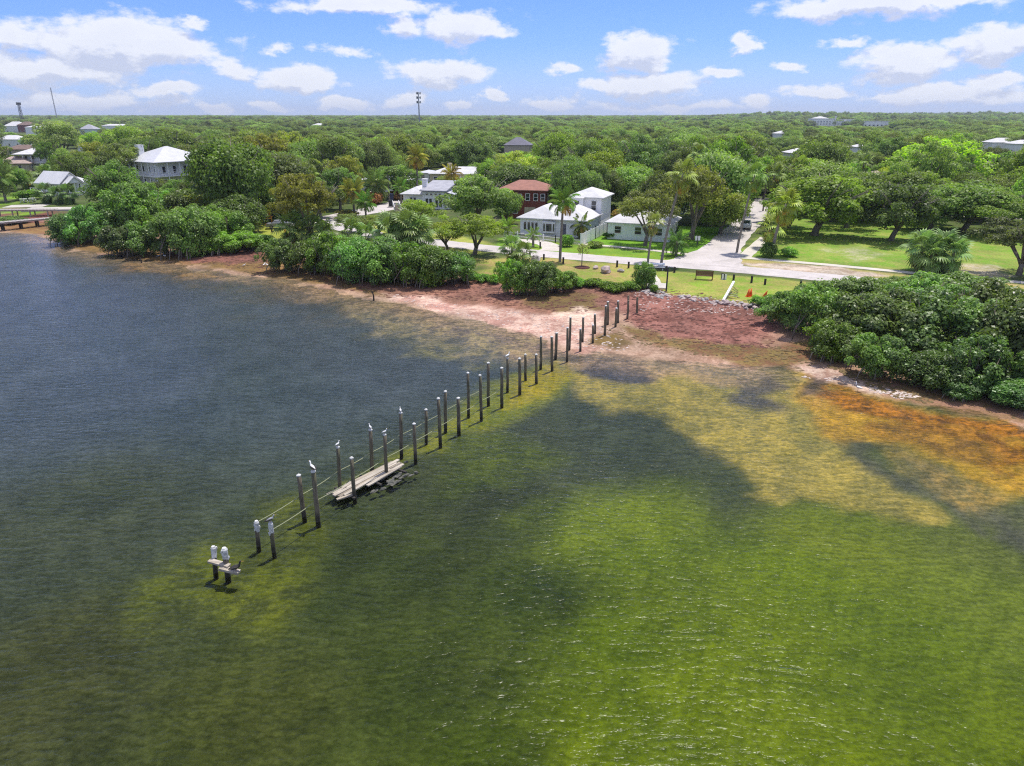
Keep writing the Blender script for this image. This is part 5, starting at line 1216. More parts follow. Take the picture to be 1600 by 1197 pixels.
# ------------------------------------------------------------------ vegetation: plants as things
GREY, DARK, MID, BRIGHT, LIME, OLIVE, PALE = (.078, .102, .042), (.058, .086, .028), (.085, .135, .030), (.115, .175, .032), (.165, .22, .028), (.135, .145, .040), (.15, .19, .06)
def soft(c): return tuple(x / (1 + 8 * c[1]) for x in c)     # bright kinds are not brighter in proportion
TREES_DONE = []      # x, y, radius
N_TREE = 0
def tree(kind, x, y, width, height, tint, label, name='oak_tree', cat='tree', group=None, z=None, trunk=True, seed=None):
    global N_TREE
    N_TREE += 1; k = seed if seed is not None else random.randrange(1000)
    z = float(ground_z(x, y)) if z is None else z
    rt = empty(name, (x, y, z), random.uniform(0, 6.28)); C_, T_, w0, h0 = {'oak': (OAK, OAK_T, 14.0, 10.6), 'sparse': (SPARSE, OAK_T, 14.0, 10.6), 'round': (ROUND, OAK_T, 12.0, 10.3), 'shrub': (SHRUB, SHRUB_T, 6.4, 4.3), 'bush': (BUSH, None, 2.4, 1.6)}[kind]
    me = C_[k % len(C_)]; w0, h0 = EXT[me.name]
    rt.scale = (width / w0, width / w0 * random.uniform(.92, 1.08), height / h0); tag(rt, label, cat, group)
    c = link('crown', me, rt); c.color = (*soft(tint), 1)
    if T_ and trunk: link('trunk', T_[k % len(T_)], rt)
    TREES_DONE.append((x, y, width / 2)); return rt
def tree_px(kind, px, base, top, wpx, tint, label, **kw):
    p = at(px, base); w = wpx / F * depth(p.y, p.z); h = max(1.0, z_at(p.y + w * .12, top) - p.z)
    return tree(kind, p.x, p.y, w, h, tint, label, z=p.z - .05, **kw)
def palm(px, base, top, kind, label, crown=3.0, n=22, tint=(.10, .15, .035), dead=0, lean=0.0, trunk_r=.17, dead_tint=(.24, .15, .07), droop=0.0, name='palm_tree', px_top=None, group=None, warm=0):
    p = at(px, base); H = max(.6, z_at(p.y, top) - p.z - crown * .45)
    if px_top is not None: lean = (px_top - px) / F * depth(p.y, p.z)
    rt = empty(name, p); tag(rt, label, 'palm', group); g = random.Random(int(px * 10)); pts = [(lean * (q / 6) ** 1.5, .1 * math.sin(q + px), H * q / 6) for q in range(7)]
    MB().tube([(0, 0, -.3)] + pts, [trunk_r * 1.5] + [trunk_r * (1.25 - .4 * q / 6) for q in range(7)], 8).build('trunk', M['palm_bark'], rt, True)
    tip = Vector(pts[-1]); L = FEATHER if kind == 'feather' else FANF; base_l = 3.2 if kind == 'feather' else 2.3; s = crown / base_l
    for k in range(n):
        t = k / n; a = k * 2.39996 + g.uniform(-.25, .25); el = R(78) - t * R(105) + g.uniform(-.1, .1) - droop * t
        o = link('frond', L[min(2, int(t * 3))], rt); o.location = tip + Vector((.12 * math.cos(a), .12 * math.sin(a), -.5 * t * s))
        o.rotation_euler = (g.uniform(-.25, .25), -el + R(20), a); k_ = s * g.uniform(.85, 1.1); o.scale = (k_, k_, k_)
        w_ = warm * g.random() * t; o.color = (*soft((tint[0] + w_ * .35, tint[1] + w_ * .12, tint[2])), 1)
    for k in range(dead):
        a = k * 2.39996; o = link('dead_frond', L[2], rt); o.location = tip + Vector((.15 * math.cos(a), .15 * math.sin(a), -.35 * s - .9 * s * g.random()))
        o.rotation_euler = (g.uniform(-.3, .3), R(50) + g.uniform(-.15, .25), a); k_ = s * g.uniform(.6, .85); o.scale = (k_, k_, k_); o.color = (*soft(dead_tint), 1)
    return rt
def multi_palm(px, base, top, label, stems, spread, **kw):
    """a clump of several stems reads as one plant: each stem is still a palm of its own"""
    g = random.Random(int(px))
    for k in range(stems):
        t = (k - (stems - 1) / 2) / max(1, stems - 1)
        palm(px + t * spread, base + g.uniform(-2, 2), top + g.uniform(0, .35) * (base - top) * (1 if k % 2 else .3), 'fan', label + f", {ORD[k]} from left", group=label, **kw)

# mangroves, right cluster (near things first)
for (px, base, top, w, tint, lab) in (
        (1262, 522, 440, 118, (.060, .092, .032), 'dark mangrove at the left tip of the right hand cluster, by the orange cones'),
        (1300, 556, 500, 92, (.105, .20, .030), 'bright green low mangrove at the front left of the right hand cluster'),
        (1330, 500, 432, 110, (.060, .092, .034), 'dark mangrove behind the bright green one'),
        (1370, 545, 455, 150, (.062, .095, .036), 'big dark mangrove in the middle front of the right hand cluster'),
        (1365, 588, 520, 110, (.066, .110, .034), 'low mangrove spilling onto the sand strip'),
        (1452, 604, 548, 100, (.060, .105, .030), 'rounded mangrove nearest the orange water'),
        (1430, 500, 425, 130, (.058, .090, .032), 'tall mangrove at the back of the right hand cluster beside the road'),
        (1468, 560, 455, 160, (.062, .095, .036), 'large dome shaped mangrove right of the middle'),
        (1500, 480, 428, 130, (.075, .125, .030), 'greener mangrove behind beneath the lawn edge oak'),
        (1545, 540, 440, 150, (.058, .088, .032), 'dark mangrove near the right edge, upper one'),
        (1590, 590, 470, 150, (.060, .092, .034), 'dark mangrove cut by the right edge'),
        (1530, 606, 520, 140, (.056, .088, .030), 'shaded mangrove above the sand strip near the right edge'),
        (1500, 616, 584, 76, (.060, .10, .030), 'small low mangrove on the sand strip near the right edge'),
        (1590, 632, 592, 110, (.058, .098, .030), 'low mangrove at the right edge nearest the water'),
        (1640, 560, 450, 150, (.058, .090, .032), 'mangrove mostly outside the right edge'),
        (1700, 640, 490, 170, (.060, .092, .034), 'mangrove beyond the right edge, nearest the water'),
        (1790, 610, 480, 170, (.066, .10, .034), 'mangrove beyond the right edge, second along the shore'),
        (1720, 540, 450, 150, (.058, .090, .032), 'mangrove beyond the right edge beside the road'),
        (1880, 650, 500, 180, (.062, .095, .034), 'mangrove beyond the right edge, third along the shore'),
        (1860, 560, 465, 150, (.066, .10, .032), 'mangrove beyond the right edge behind the third along the shore'),
        (1980, 660, 520, 180, (.058, .09, .032), 'mangrove beyond the right edge, last along the shore'),
        (1220, 505, 455, 70, (.062, .095, .034), 'small mangrove at the far left end of the right hand cluster'),
        (1410, 470, 432, 90, (.085, .14, .034), 'paler shrub at the roadside end of the right hand cluster')):
    tree_px('shrub', px, base, top, w, tint, lab, name='mangrove', cat='mangrove', group='mangroves on the right shore')
# shrubs of the middle beach
for (px, base, top, w, tint, lab) in (
        (440, 424, 372, 70, (.062, .10, .036), 'dark mangrove at the left end of the middle shrub band'),
        (488, 424, 376, 76, (.075, .125, .034), 'mangrove second from the left in the middle shrub band'),
        (520, 430, 362, 82, (.100, .185, .030), 'bright green mangrove in the middle shrub band'),
        (560, 438, 375, 86, (.078, .14, .034), 'mangrove in the centre of the middle shrub band'),
        (600, 440, 372, 88, (.070, .115, .032), 'dark mangrove right of the centre of the middle shrub band'),
        (640, 442, 378, 84, (.095, .175, .030), 'bright mangrove below the fan palms'),
        (680, 444, 384, 80, (.090, .165, .030), 'bright mangrove right of the one below the fan palms'),
        (712, 444, 396, 64, (.066, .11, .032), 'mangrove at the right end of the middle shrub band'),
        (540, 412, 368, 66, (.095, .17, .030), 'mangrove behind the bright green one in the middle shrub band'),
        (660, 425, 388, 70, (.085, .15, .030), 'mangrove behind in the right half of the middle shrub band'),
        (800, 460, 405, 62, (.095, .175, .030), 'bright round shrub on the beach left of the dock, left of a pair'),
        (842, 459, 408, 66, (.066, .11, .034), 'dark round shrub on the beach, middle of the pair left of the dock'),
        (880, 455, 422, 48, (.085, .15, .032), 'low shrub at the right end of the pair left of the dock'),
        (1008, 450, 410, 34, (.075, .13, .034), 'dark upright shrub beside the concrete landing')):
    tree_px('shrub', px, base, top, w, tint, lab, name='mangrove', cat='shrub', group='shrubs on the middle beach')
for k, (px, base, top, w, tint) in enumerate([(905, 447, 436, 30, (.085, .17, .03)), (925, 447, 437, 30, (.085, .17, .03)), (945, 452, 440, 34, (.095, .18, .03)), (965, 455, 442, 34, (.085, .17, .03)), (985, 453, 438, 34, (.07, .13, .03)),
        (1182, 476, 464, 26, (.10, .19, .03)), (1200, 474, 464, 26, (.09, .17, .03)), (1215, 480, 466, 24, (.08, .15, .03)), (752, 440, 428, 30, (.10, .19, .03)), (772, 442, 432, 24, (.10, .19, .03)), (735, 436, 424, 30, (.09, .16, .03)), (1022, 458, 446, 16, (.08, .15, .03))]):
    tree_px('bush', px, base, top, w, tint, 'low green shrub in the narrow strip between park lawn and beach', name='low_shrub', cat='shrub', group='low shrubs along the lawn edge')
# left shore mangroves
for (px, base, top, w, tint, lab) in (
        (112, 380, 334, 60, (.062, .105, .036), 'dark mangrove beside the pier end'), (140, 380, 322, 72, (.066, .115, .036), 'mangrove second from the pier on the left shore'),
        (168, 372, 316, 76, (.080, .15, .034), 'mangrove behind the second one from the pier'), (196, 398, 352, 66, (.062, .10, .036), 'low mangrove at the waterline of the left shore'),
        (228, 398, 345, 78, (.078, .145, .034), 'mangrove with bright top on the left shore'), (270, 399, 330, 84, (.062, .10, .036), 'tall dark mangrove above the herons'),
        (305, 398, 325, 84, (.064, .105, .034), 'tall dark mangrove right of the herons'), (215, 368, 287, 90, (.075, .13, .030), 'large dense tree rising behind the left mangroves'),
        (345, 395, 362, 70, (.095, .175, .030), 'bright low shrub at the right end of the left shore mangroves'), (380, 392, 362, 66, (.105, .20, .030), 'bright green low shrub by the yellow lawn'), (405, 388, 366, 50, (.10, .19, .030), 'small bright shrub under the yellow lawn'),
        (335, 372, 318, 80, (.085, .15, .032), 'shrub with yellowish tips behind the left mangroves'), (360, 378, 330, 70, (.075, .14, .030), 'shrub near the yellow play frame'), (375, 366, 305, 80, (.060, .10, .032), 'dark tree left of the yellow play frame'),
        (255, 350, 298, 76, (.080, .14, .030), 'tree behind the tall dark mangroves'), (300, 350, 296, 80, (.075, .12, .034), 'tree right behind the tall dark mangroves'),
        (8, 350, 338, 50, (.07, .11, .034), 'small mangrove island between pier and boardwalk'), (30, 349, 340, 30, (.07, .11, .034), 'small mangrove bush right of the island by the pier')):
    tree_px('shrub', px, base, top, w, tint, lab, name='mangrove', cat='mangrove', group='mangroves on the left shore')
# named trees near the houses and lawns
for (kind, px, base, top, w, tint, lab) in (
        ('oak', 745, 352, 274, 112, (.072, .098, .044), 'large grey green oak between the clerestory house and the brick house'),
        ('sparse', 655, 372, 311, 84, (.135, .19, .034), 'bright pale green oak in front of the clerestory house'),
        ('sparse', 742, 398, 334, 112, (.13, .185, .036), 'spreading pale green tree with several trunks beside the shore road'),
        ('sparse', 700, 390, 345, 70, (.14, .19, .034), 'small pale green tree left of the spreading one with several trunks'),
        ('sparse', 590, 372, 336, 66, (.105, .135, .045), 'small thin grey green tree beyond the road bend, right one'),
        ('sparse', 548, 364, 334, 60, (.105, .135, .045), 'small thin grey green tree beyond the road bend, left one'),
        ('sparse', 1008, 384, 296, 104, (.145, .155, .055), 'leaning oak hung with pale moss in front of the low hipped house'),
        ('sparse', 1080, 374, 258, 128, (.125, .145, .042), 'tall olive oak left of the side street'),
        ('oak', 1125, 366, 300, 92, (.095, .13, .036), 'oak overhanging the left side of the side street'),
        ('oak', 1272, 368, 274, 172, (.100, .150, .036), 'wide oak with leaning trunk at the back of the right lawn'),
        ('oak', 1392, 376, 286, 136, (.062, .090, .034), 'dark oak casting shade on the right lawn'),
        ('oak', 1350, 345, 270, 110, (.068, .10, .034), 'dark oak behind the right lawn'),
        ('oak', 1505, 362, 286, 140, (.072, .11, .034), 'oak with visible trunks at the right end of the lawn'),
        ('oak', 1452, 362, 292, 104, (.075, .11, .034), 'oak between the dark oak and the one at the right end of the lawn'),
        ('sparse', 1592, 430, 338, 130, (.095, .115, .055), 'grey green oak with dark trunk at the right edge above the mangroves'),
        ('oak', 1455, 300, 218, 150, (.195, .265, .022), 'big yellow green tree standing out of the canopy at the right'),
        ('oak', 1400, 306, 258, 70, (.21, .25, .022), 'yellowish smaller tree left of the big yellow green one'),
        ('oak', 905, 318, 268, 80, (.050, .078, .024), 'dark oak right behind the two storey white block'),
        ('oak', 985, 325, 262, 110, (.060, .088, .030), 'dark oak behind the low hipped white house'),
        ('oak', 800, 318, 255, 90, (.070, .10, .036), 'grey green oak left of the brick house roof'),
        ('round', 268, 262, 203, 90, (.10, .15, .03), 'rounded bright green tree above the mansion'),
        ('round', 205, 258, 198, 80, (.09, .135, .03), 'rounded bright green tree left above the mansion'),
        ('round', 150, 243, 207, 40, (.17, .25, .022), 'small round lime tree left of the bright rounded trees'),
        ('sparse', 100, 262, 190, 84, (.095, .11, .058), 'grey feathery tree rising over the far left houses'),
        ('sparse', 80, 272, 222, 32, (.07, .12, .03), 'slim tree in front of the left verandah house'),
        ('sparse', 162, 284, 222, 72, (.125, .145, .045), 'pale olive tree between the left verandah house and the mansion'),
        ('oak', 356, 312, 226, 96, (.068, .098, .038), 'dark tree beside the right end of the mansion'),
        ('oak', 440, 345, 292, 80, (.070, .105, .032), 'dense oak behind the yellow play frame'),
        ('oak', 500, 342, 285, 76, (.082, .125, .034), 'oak shading the road bend'),
        ('oak', 532, 328, 262, 70, (.064, .092, .040), 'dark oak at the corner of the side street'),
        ('oak', 385, 345, 268, 88, (.062, .092, .034), 'dark oak left of the dense one behind the play frame'),
        ('oak', 430, 318, 240, 110, (.064, .092, .040), 'dark grey green oak in the middle of the left wood'),
        ('sparse', 1322, 356, 290, 110, (.105, .15, .04), 'light oak between the wide leaning oak and the dark oak on the right lawn'),
        ('sparse', 1232, 356, 296, 84, (.105, .155, .04), 'light oak close behind the cabbage palm at the lawn corner'),
        ('sparse', 1560, 372, 300, 110, (.11, .15, .045), 'light green oak at the far right end of the lawn'),
        ('oak', 1420, 346, 268, 120, (.075, .11, .034), 'tall oak behind the two dark lawn oaks'),
        ('oak', 792, 350, 300, 44, (.070, .10, .036), 'dark tree screening the left half of the brick house'),
        ('sparse', 872, 336, 296, 30, (.075, .11, .036), 'thin tree between the brick house and the two storey block'),
        ('oak', 620, 310, 258, 80, (.070, .10, .038), 'dark oak behind the date palm and the side street'),
        ('oak', 1040, 350, 270, 90, (.085, .115, .04), 'oak behind the mossy oak and the low hipped house'),
        ('sparse', 1215, 350, 300, 60, (.085, .13, .035), 'thin tree by the end of the lawn sidewalk')):
    tree_px(kind, px, base, top, w, tint, lab, name='lime_tree' if 'lime' in lab else 'oak_tree')
def young_tree():
    p = at(909, 416); h = z_at(p.y, 377) - p.z; rt = empty('young_tree', p); tag(rt, 'young thin leaved tree staked in a ring of red mulch on the park lawn', 'tree')
    MB().tube([(0, 0, -.2), (0, 0, h * .4), (.05, 0, h * .8)], [.08, .06, .03], 6).build('trunk', M['bark'], rt)
    c = link('crown', crown_mesh(77, .95, h * .34, h, 26, .36, 26, .085, M['leaf'], low=-.8), rt); c.color = (*soft((.15, .155, .085)), 1)
    MB().tube([(0, -1.0, -.05), (0, -1.0, .12)], [1.1, .9], 14).build('mulch_ring', M['mulch'], rt)
young_tree()
# palms
palm(875, 409, 300, 'feather', 'tall slim palm rising in front of the white house', 2.4, 22, px_top=878, trunk_r=.16, dead=6, tint=(.09, .15, .035))
palm(908, 372, 340, 'feather', 'short drooping palm at the right corner of the white house', 2.2, 16, tint=(.13, .16, .05), droop=.5, dead=5)
palm(833, 386, 359, 'feather', 'small palm on the verge before the white picket fence', 1.5, 14, tint=(.10, .14, .06))
palm(793, 377, 345, 'feather', 'light green palm at the left end of the white picket fence', 1.9, 16, tint=(.14, .2, .04))
palm(1012.5, 410, 338, 'fan', 'thin trunked palm by the road, left of two near the mossy oak', 1.6, 14, px_top=1017, trunk_r=.13, tint=(.13, .15, .06), dead=5)
palm(1033, 414, 258, 'fan', 'very tall leaning palm whose brown head tops the olive oak', 2.2, 20, px_top=1056, trunk_r=.16, dead=14, tint=(.12, .14, .04))
palm(1151.5, 395, 262, 'fan', 'very tall slim palm on the grass corner of the side street', 2.1, 20, px_top=1165, trunk_r=.15, dead=6, tint=(.09, .14, .04))
palm(1205, 400, 305, 'fan', 'cabbage palm with brown dead skirt at the lawn corner', 2.6, 24, px_top=1217, trunk_r=.2, dead=22, dead_tint=(.30, .17, .07), tint=(.13, .16, .035))
palm(1200, 388, 340, 'fan', 'shorter palm wrapped in dead fronds beside the cabbage palm at the lawn corner', 2.5, 16, dead=26, dead_tint=(.22, .13, .06), tint=(.16, .19, .06))
palm(1056, 400, 366, 'feather', 'stout cycad like palm under the olive oak', 2.2, 22, tint=(.05, .085, .03), droop=.4)
palm(652, 312, 234, 'feather', 'tall palm with orange tinged fronds behind the clerestory house', 3.3, 26, px_top=655, trunk_r=.22, tint=(.13, .14, .04), dead=10, warm=.4)
palm(706, 306, 262, 'feather', 'yellow fronded palm beside the low beige house', 2.9, 24, tint=(.17, .15, .04), warm=.4, trunk_r=.2)
palm(554, 338, 286, 'feather', 'yellowing palm beside the side street, above the red shrub', 3.4, 26, tint=(.18, .18, .04), warm=.35, trunk_r=.2)
palm(588, 318, 274, 'feather', 'wide grey green date palm on the far side of the side street', 4.0, 30, tint=(.11, .15, .06), trunk_r=.28, droop=.2)
palm(572, 342, 306, 'feather', 'low bright green palm on the street bank', 2.6, 20, tint=(.10, .18, .035))
palm(627, 318, 284, 'feather', 'bushy green palm behind the bins', 2.4, 20, tint=(.09, .17, .03))
palm(10, 316, 262, 'feather', 'large drooping palm beside the loungers at the left edge', 4.2, 30, tint=(.11, .15, .06), droop=.4, trunk_r=.25)
palm(1593, 302, 232, 'fan', 'cabbage palm at the right edge beyond the pyramid roof', 3.0, 22, dead=10, tint=(.14, .17, .05))
palm(1560, 320, 268, 'fan', 'cabbage palm below the pyramid roofed house', 2.8, 20, dead=8, tint=(.12, .15, .05))
palm(1198, 346, 262, 'fan', 'tall palm among the oaks right of the side street', 2.4, 18, dead=6, tint=(.12, .16, .05), px_top=1201)
palm(1085, 320, 232, 'fan', 'cabbage palm head above the canopy behind the olive oak', 2.6, 20, dead=8, tint=(.13, .17, .045))
palm(800, 412, 375, 'fan', 'cabbage palm behind the pair of beach shrubs', 2.1, 20, dead=10, tint=(.09, .14, .05))
palm(818, 418, 384, 'fan', 'second smaller cabbage palm behind the pair of beach shrubs', 1.9, 18, dead=8, tint=(.09, .13, .05))
multi_palm(632, 402, 340, 'cabbage palm of the dense clump behind the middle shrub band', 4, 44, crown=3.0, n=22, tint=(.085, .125, .06), dead=8)
multi_palm(482, 382, 338, 'cabbage palm of the clump above the left end of the shrub band', 4, 54, crown=2.7, n=20, tint=(.11, .155, .06), dead=6)
multi_palm(562, 388, 346, 'cabbage palm of the clump beside the road at the shrub band', 2, 22, crown=2.4, n=18, tint=(.08, .12, .045), dead=12)
multi_palm(1458, 425, 366, 'cabbage palm of the skirted clump at the right lawn edge', 4, 50, crown=2.5, n=22, tint=(.10, .15, .07), dead=16, dead_tint=(.13, .09, .055))
multi_palm(92, 318, 290, 'palm of the dark clump below the cottage', 3, 36, crown=2.6, n=20, tint=(.07, .11, .04), dead=0)
multi_palm(320, 352, 310, 'yellowish cabbage palm at the edge of the left wood', 3, 46, crown=2.8, n=20, tint=(.19, .19, .04), dead=6)
multi_palm(60, 296, 262, 'cabbage palm in the dark grove above the cottage', 4, 90, crown=3.0, n=20, tint=(.08, .11, .04), dead=10)
for (px, base, top, lab) in ((1240, 322, 250, 'cabbage palm poking above the oaks behind the cabbage palm corner'), (1340, 316, 246, 'cabbage palm above the dark lawn oaks'), (1500, 306, 248, 'cabbage palm below the white roofs at the right'),
        (1165, 306, 238, 'cabbage palm above the end of the side street'), (930, 296, 240, 'cabbage palm above the two storey white block'), (488, 322, 262, 'cabbage palm in the left wood near the road bend'),
        (392, 306, 246, 'cabbage palm in the middle of the left wood'), (1120, 296, 226, 'cabbage palm high in the canopy behind the olive oak'), (1410, 268, 224, 'cabbage palm left of the big yellow green tree'), (780, 300, 246, 'cabbage palm left of the brick house roof')):
    palm(px, base, top, 'fan', lab, crown=2.5, n=20, dead=8, tint=(.13, .17, .05), dead_tint=(.22, .15, .08))
# hedges and shrubs in the gardens
for (px, base, top, w, tint, lab) in ((1232, 400, 386, 34, (.075, .15, .028), 'clipped low hedge on the lawn corner beside the cabbage palm'), (1200, 402, 378, 28, (.035, .06, .02), 'dark shrub at the foot of the cabbage palm'),
        (884, 385, 366, 24, (.07, .14, .03), 'round green shrub at the corner of the picket fence'), (952, 372, 361, 24, (.035, .065, .02), 'dark clipped shrub before the low hipped house'), (966, 371, 358, 26, (.06, .11, .03), 'green shrub under the window of the low hipped house'),
        (930, 387, 377, 24, (.12, .15, .04), 'yellowish flower clump on the verge lawn'), (1010, 366, 348, 40, (.03, .05, .018), 'dark shrub beneath the mossy oak'), (1040, 366, 350, 44, (.035, .055, .02), 'dark shrub right of the mossy oak trunk'),
        (586, 320, 300, 26, (.10, .045, .025), 'dark red leaved shrub by the side street, below the yellowing palm'), (620, 312, 298, 34, (.09, .05, .028), 'reddish hedge behind the bins'), (972, 345, 326, 30, (.19, .13, .06), 'shrub with pinkish tips by the short white fence'),
        (908, 368, 352, 16, (.05, .08, .03), 'small dark shrub under the drooping palm'), (540, 340, 328, 40, (.13, .12, .035), 'brownish shrub on the bank of the side street'), (700, 290, 274, 40, (.10, .12, .05), 'shrub before the low beige house'),
        (450, 346, 330, 50, (.09, .19, .025), 'bright low shrub along the wood edge by the road'), (48, 312, 296, 44, (.10, .20, .025), 'bright shrub left of the patio'), (102, 306, 288, 36, (.085, .15, .03), 'shrub before the cottage porch')):
    tree_px('bush', px, base, top, w, tint, lab, name='garden_shrub', cat='shrub')

# ------------------------------------------------------------------ the rest of the canopy
OPEN = [wpoly(p, 1.0) for p in (
    [(1130, 398), (1195, 368), (1240, 352), (1420, 352), (1640, 372), (1700, 470), (1400, 440), (1100, 424)],          # right lawn
    [(1080, 420), (1120, 385), (1160, 345), (1185, 318), (1212, 318), (1205, 345), (1195, 372), (1160, 405)],          # side street
    [(725, 402), (770, 370), (786, 352), (1000, 362), (1140, 372), (1110, 420), (1330, 450), (1210, 480), (740, 446)], # park and gardens
    [(395, 372), (430, 340), (500, 334), (600, 308), (660, 272), (700, 268), (700, 300), (640, 325), (560, 345), (640, 362), (780, 380), (780, 402), (560, 380), (450, 372)],
    [(-60, 300), (60, 304), (64, 322), (90, 322), (96, 352), (-80, 380)])]
KEEP = [(a, b, c, e, atland((a + c) / 2, base)[1]) for a, b, c, e, base in (  # houses seen between the crowns: box in the photograph and the row of the house's foot
    (812, 288, 955, 384, 372), (945, 336, 990, 370, 372), (822, 281, 862, 322, 340), (628, 287, 706, 312, 325), (632, 255, 745, 284, 287), (600, 312, 630, 330, 330), (565, 280, 622, 296, 297),
    (203, 230, 292, 282, 293), (66, 267, 124, 300, 308), (25, 232, 72, 258, 266), (0, 222, 46, 238, 243), (0, 247, 24, 260, 267), (0, 210, 26, 221, 229), (4, 189, 52, 206, 207), (40, 192, 88, 209, 211),
    (124, 195, 148, 208, 211), (158, 194, 190, 199, 203), (786, 221, 828, 236, 245), (1360, 279, 1388, 287, 299), (1540, 257, 1562, 269, 282),
    (1272, 184, 1328, 196, 199), (1352, 191, 1385, 196, 200), (1534, 219, 1558, 225, 237), (1582, 224, 1600, 229, 240), (1204, 205, 1222, 212, 221), (480, 191, 500, 195, 204), (1333, 226, 1345, 232, 245), (1226, 240, 1238, 245, 257),
    (114, 220, 138, 234, 235), (1150, 340, 1185, 370, 372), (1000, 300, 1030, 322, 331))]
def blocked(x, y, w, h, z=1.0):
    d = depth(y, z + h * .5)
    if d < 1: return True
    u, v0 = proj(x, y, z + h); _, v1 = proj(x, y, z + 1); r = w * .5 * F / d
    return any(y < Y - 2 and u + r * .9 > a and u - r * .9 < c and v1 > b and v0 + 2 < e for a, b, c, e, Y in KEEP)
def in_open(x, y):
    X, Y = np.array([x]), np.array([y])
    return any(poly_sd(P, X, Y)[0] > -3.5 for P in OPEN)
def fill():
    g = random.Random(99); cand = []
    kinds = [('oak', GREY, 'grey green oak in the canopy of the neighbourhood', 26), ('oak', DARK, 'dark green oak in the canopy of the neighbourhood', 26), ('oak', MID, 'mid green oak in the canopy of the neighbourhood', 20),
             ('sparse', OLIVE, 'olive thin crowned tree in the canopy of the neighbourhood', 14), ('sparse', GREY, 'grey thin crowned tree in the canopy of the neighbourhood', 14), ('round', BRIGHT, 'bright green rounded tree in the canopy of the neighbourhood', 11), ('sparse', PALE, 'pale green loose tree in the canopy of the neighbourhood', 9), ('round', LIME, 'yellow green tree in the canopy of the neighbourhood', 2)]
    for _ in range(9000):
        y = 88 + (g.random() ** .8) * 225; x = g.uniform(-.82, .82) * (y + 14)
        w = g.choice((g.uniform(7, 11), g.uniform(11, 17))); h = min(14.5, w * g.uniform(.55, 1.0) + 1.5)
        cand.append((x, y, w, h))
    cand.sort(key=lambda c: c[1]); g.shuffle(cand); n = 0; res = []
    for (x, y, w, h) in cand:
        if shore_sd(np.array([x]), np.array([y]))[0] < 16: continue
        if any((x - a) ** 2 + (y - b) ** 2 < ((w / 2 + r) * .62) ** 2 for a, b, r in TREES_DONE): continue
        if any((x - a - 5) ** 2 + (y - b - 5) ** 2 < (w / 2 + 6) ** 2 for a, b in HOUSES): continue
        if in_open(x, y) or blocked(x, y, w, h): continue
        TREES_DONE.append((x, y, w / 2)); res.append((y, x, w, h))
    res.sort(); near = res[:max(0, 296 - N_TREE + 86)]
    for (y, x, w, h) in near:
        TREES_DONE.remove((x, y, w / 2))
        kd, tint, lab, _ = g.choices(kinds, [k[3] for k in kinds])[0]
        px = proj(x, y, 6)[0]
        zone_ = next(n for lim, n in ((130, 'around the far left houses'), (330, 'around the mansion'), (560, 'in the left wood behind the play frame'), (820, 'in the canopy behind the clerestory house'), (1060, 'in the canopy behind the white house'), (1250, 'in the canopy along the side street'), (1e9, 'in the canopy behind the right lawn')) if px < lim)
        size_ = ('low' if h < 8 else 'tall') + (' broad' if w > 12.5 else ' narrow' if w < 9.5 else '') + (' distant' if y > 215 else '')
        lab = f"{size_} {lab.replace('in the canopy of the neighbourhood', zone_)}"
        tree(kd, x, y, w, h, tint, lab, name='canopy_tree', group=lab.replace(' tree', ' trees').replace(' oak', ' oaks'), z=.9)
    return near[-1][0] if near else 150, res[len(near):]
EDGE, REST = fill()
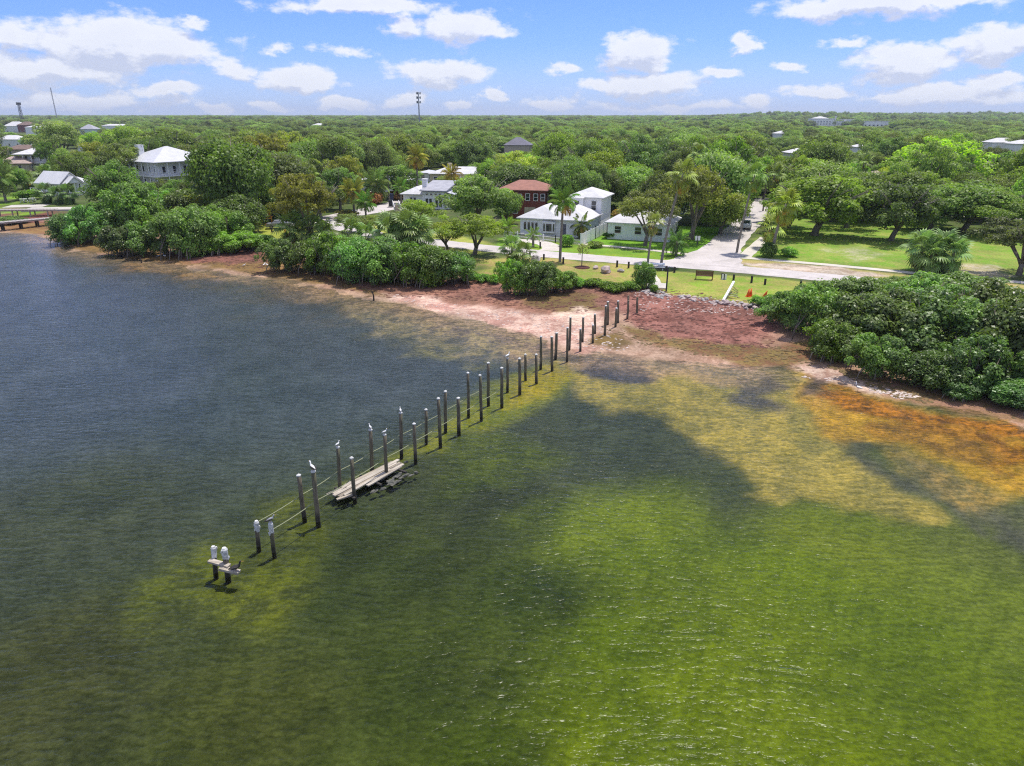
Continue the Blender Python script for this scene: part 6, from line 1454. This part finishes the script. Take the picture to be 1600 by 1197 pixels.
# far wood: one mass of crowns, instanced on scattered points
def far_forest():
    g = np.random.default_rng(5); pts, sc = [], []
    for (y, x, w, h) in REST: pts.append((x, y, .8)); sc.append((w / 14, w / 14, h / 10.6))
    def ring(y0, y1, step, wmul, hlo, hhi):
        n = int((y1 * y1 - y0 * y0) * .80 / step ** 2); y = np.sqrt(g.uniform(y0 * y0, y1 * y1, n)); x = g.uniform(-.86, .86, n) * (y + 20)
        lump = fbm(x / 160, y / 160, 61, 3)
        for a, b, l in zip(x, y, lump):
            w = step * wmul * g.uniform(.7, 1.7); h = hlo + (hhi - hlo) * (.5 * l + .5 * g.random() ** 1.5)
            h *= 1.0 + .75 * sstep(.22, .36, a / b) * sstep(1300, 2000, b) * (.7 + .3 * math.sin(a * .01))
            if b < 1250 and (blocked(a, b, w, h) or any((a - p) ** 2 + (b - q) ** 2 < 200 for p, q in HOUSES)): continue
            pts.append((a, b, .8)); sc.append((w / 14, w / 14, h / 10.6))
    ring(max(EDGE - 8, 300) if not REST else 305, 620, 11, 1.15, 5, 15.5)
    ring(620, 1300, 16, 1.05, 5, 18)
    ring(1300, 3000, 24, .9, 7, 23)
    ring(3000, 7000, 70, .8, 9, 26)
    P = np.array(pts); S = np.array(sc)
    me = bpy.data.meshes.new('far_forest'); me.vertices.add(len(P)); me.vertices.foreach_set('co', P.astype(np.float32).ravel())
    a = me.attributes.new('size', 'FLOAT_VECTOR', 'POINT'); a.data.foreach_set('vector', S.astype(np.float32).ravel())
    ob = tag(link('far_forest', me), kind='stuff'); ob.color = (*soft((.088, .118, .042)), 1)
    ng = bpy.data.node_groups.new('scatter_crowns', 'GeometryNodeTree'); N = ng.nodes; L = ng.links
    ng.interface.new_socket('Geometry', in_out='INPUT', socket_type='NodeSocketGeometry'); ng.interface.new_socket('Geometry', in_out='OUTPUT', socket_type='NodeSocketGeometry')
    gi, go = N.new('NodeGroupInput'), N.new('NodeGroupOutput'); iop = N.new('GeometryNodeInstanceOnPoints'); gti = N.new('GeometryNodeGeometryToInstance')
    crowns = {}
    for o in bpy.data.objects:
        if o.name.startswith('crown') and o.data in OAK + ROUND[:2]: crowns.setdefault(o.data.name, o)
    for o in crowns.values():
        oi = N.new('GeometryNodeObjectInfo'); oi.inputs['Object'].default_value = o; oi.inputs['As Instance'].default_value = True; oi.transform_space = 'ORIGINAL'
        L.new(oi.outputs['Geometry'], gti.inputs[0])
    na = N.new('GeometryNodeInputNamedAttribute'); na.data_type = 'FLOAT_VECTOR'; na.inputs['Name'].default_value = 'size'
    rv = N.new('FunctionNodeRandomValue'); rv.data_type = 'FLOAT'; rv.inputs[3].default_value = 6.283
    cx = N.new('ShaderNodeCombineXYZ'); L.new(rv.outputs[1], cx.inputs[2]); e2r = N.new('FunctionNodeEulerToRotation'); L.new(cx.outputs[0], e2r.inputs[0])
    L.new(gi.outputs[0], iop.inputs['Points']); L.new(gti.outputs[0], iop.inputs['Instance']); iop.inputs['Pick Instance'].default_value = True
    L.new(e2r.outputs[0], iop.inputs['Rotation']); L.new(na.outputs[0], iop.inputs['Scale']); L.new(iop.outputs[0], go.inputs[0])
    md = ob.modifiers.new('scatter', 'NODES'); md.node_group = ng
    print('far points', len(P), 'near trees', N_TREE, 'edge', EDGE, 'rest', len(REST))
far_forest()
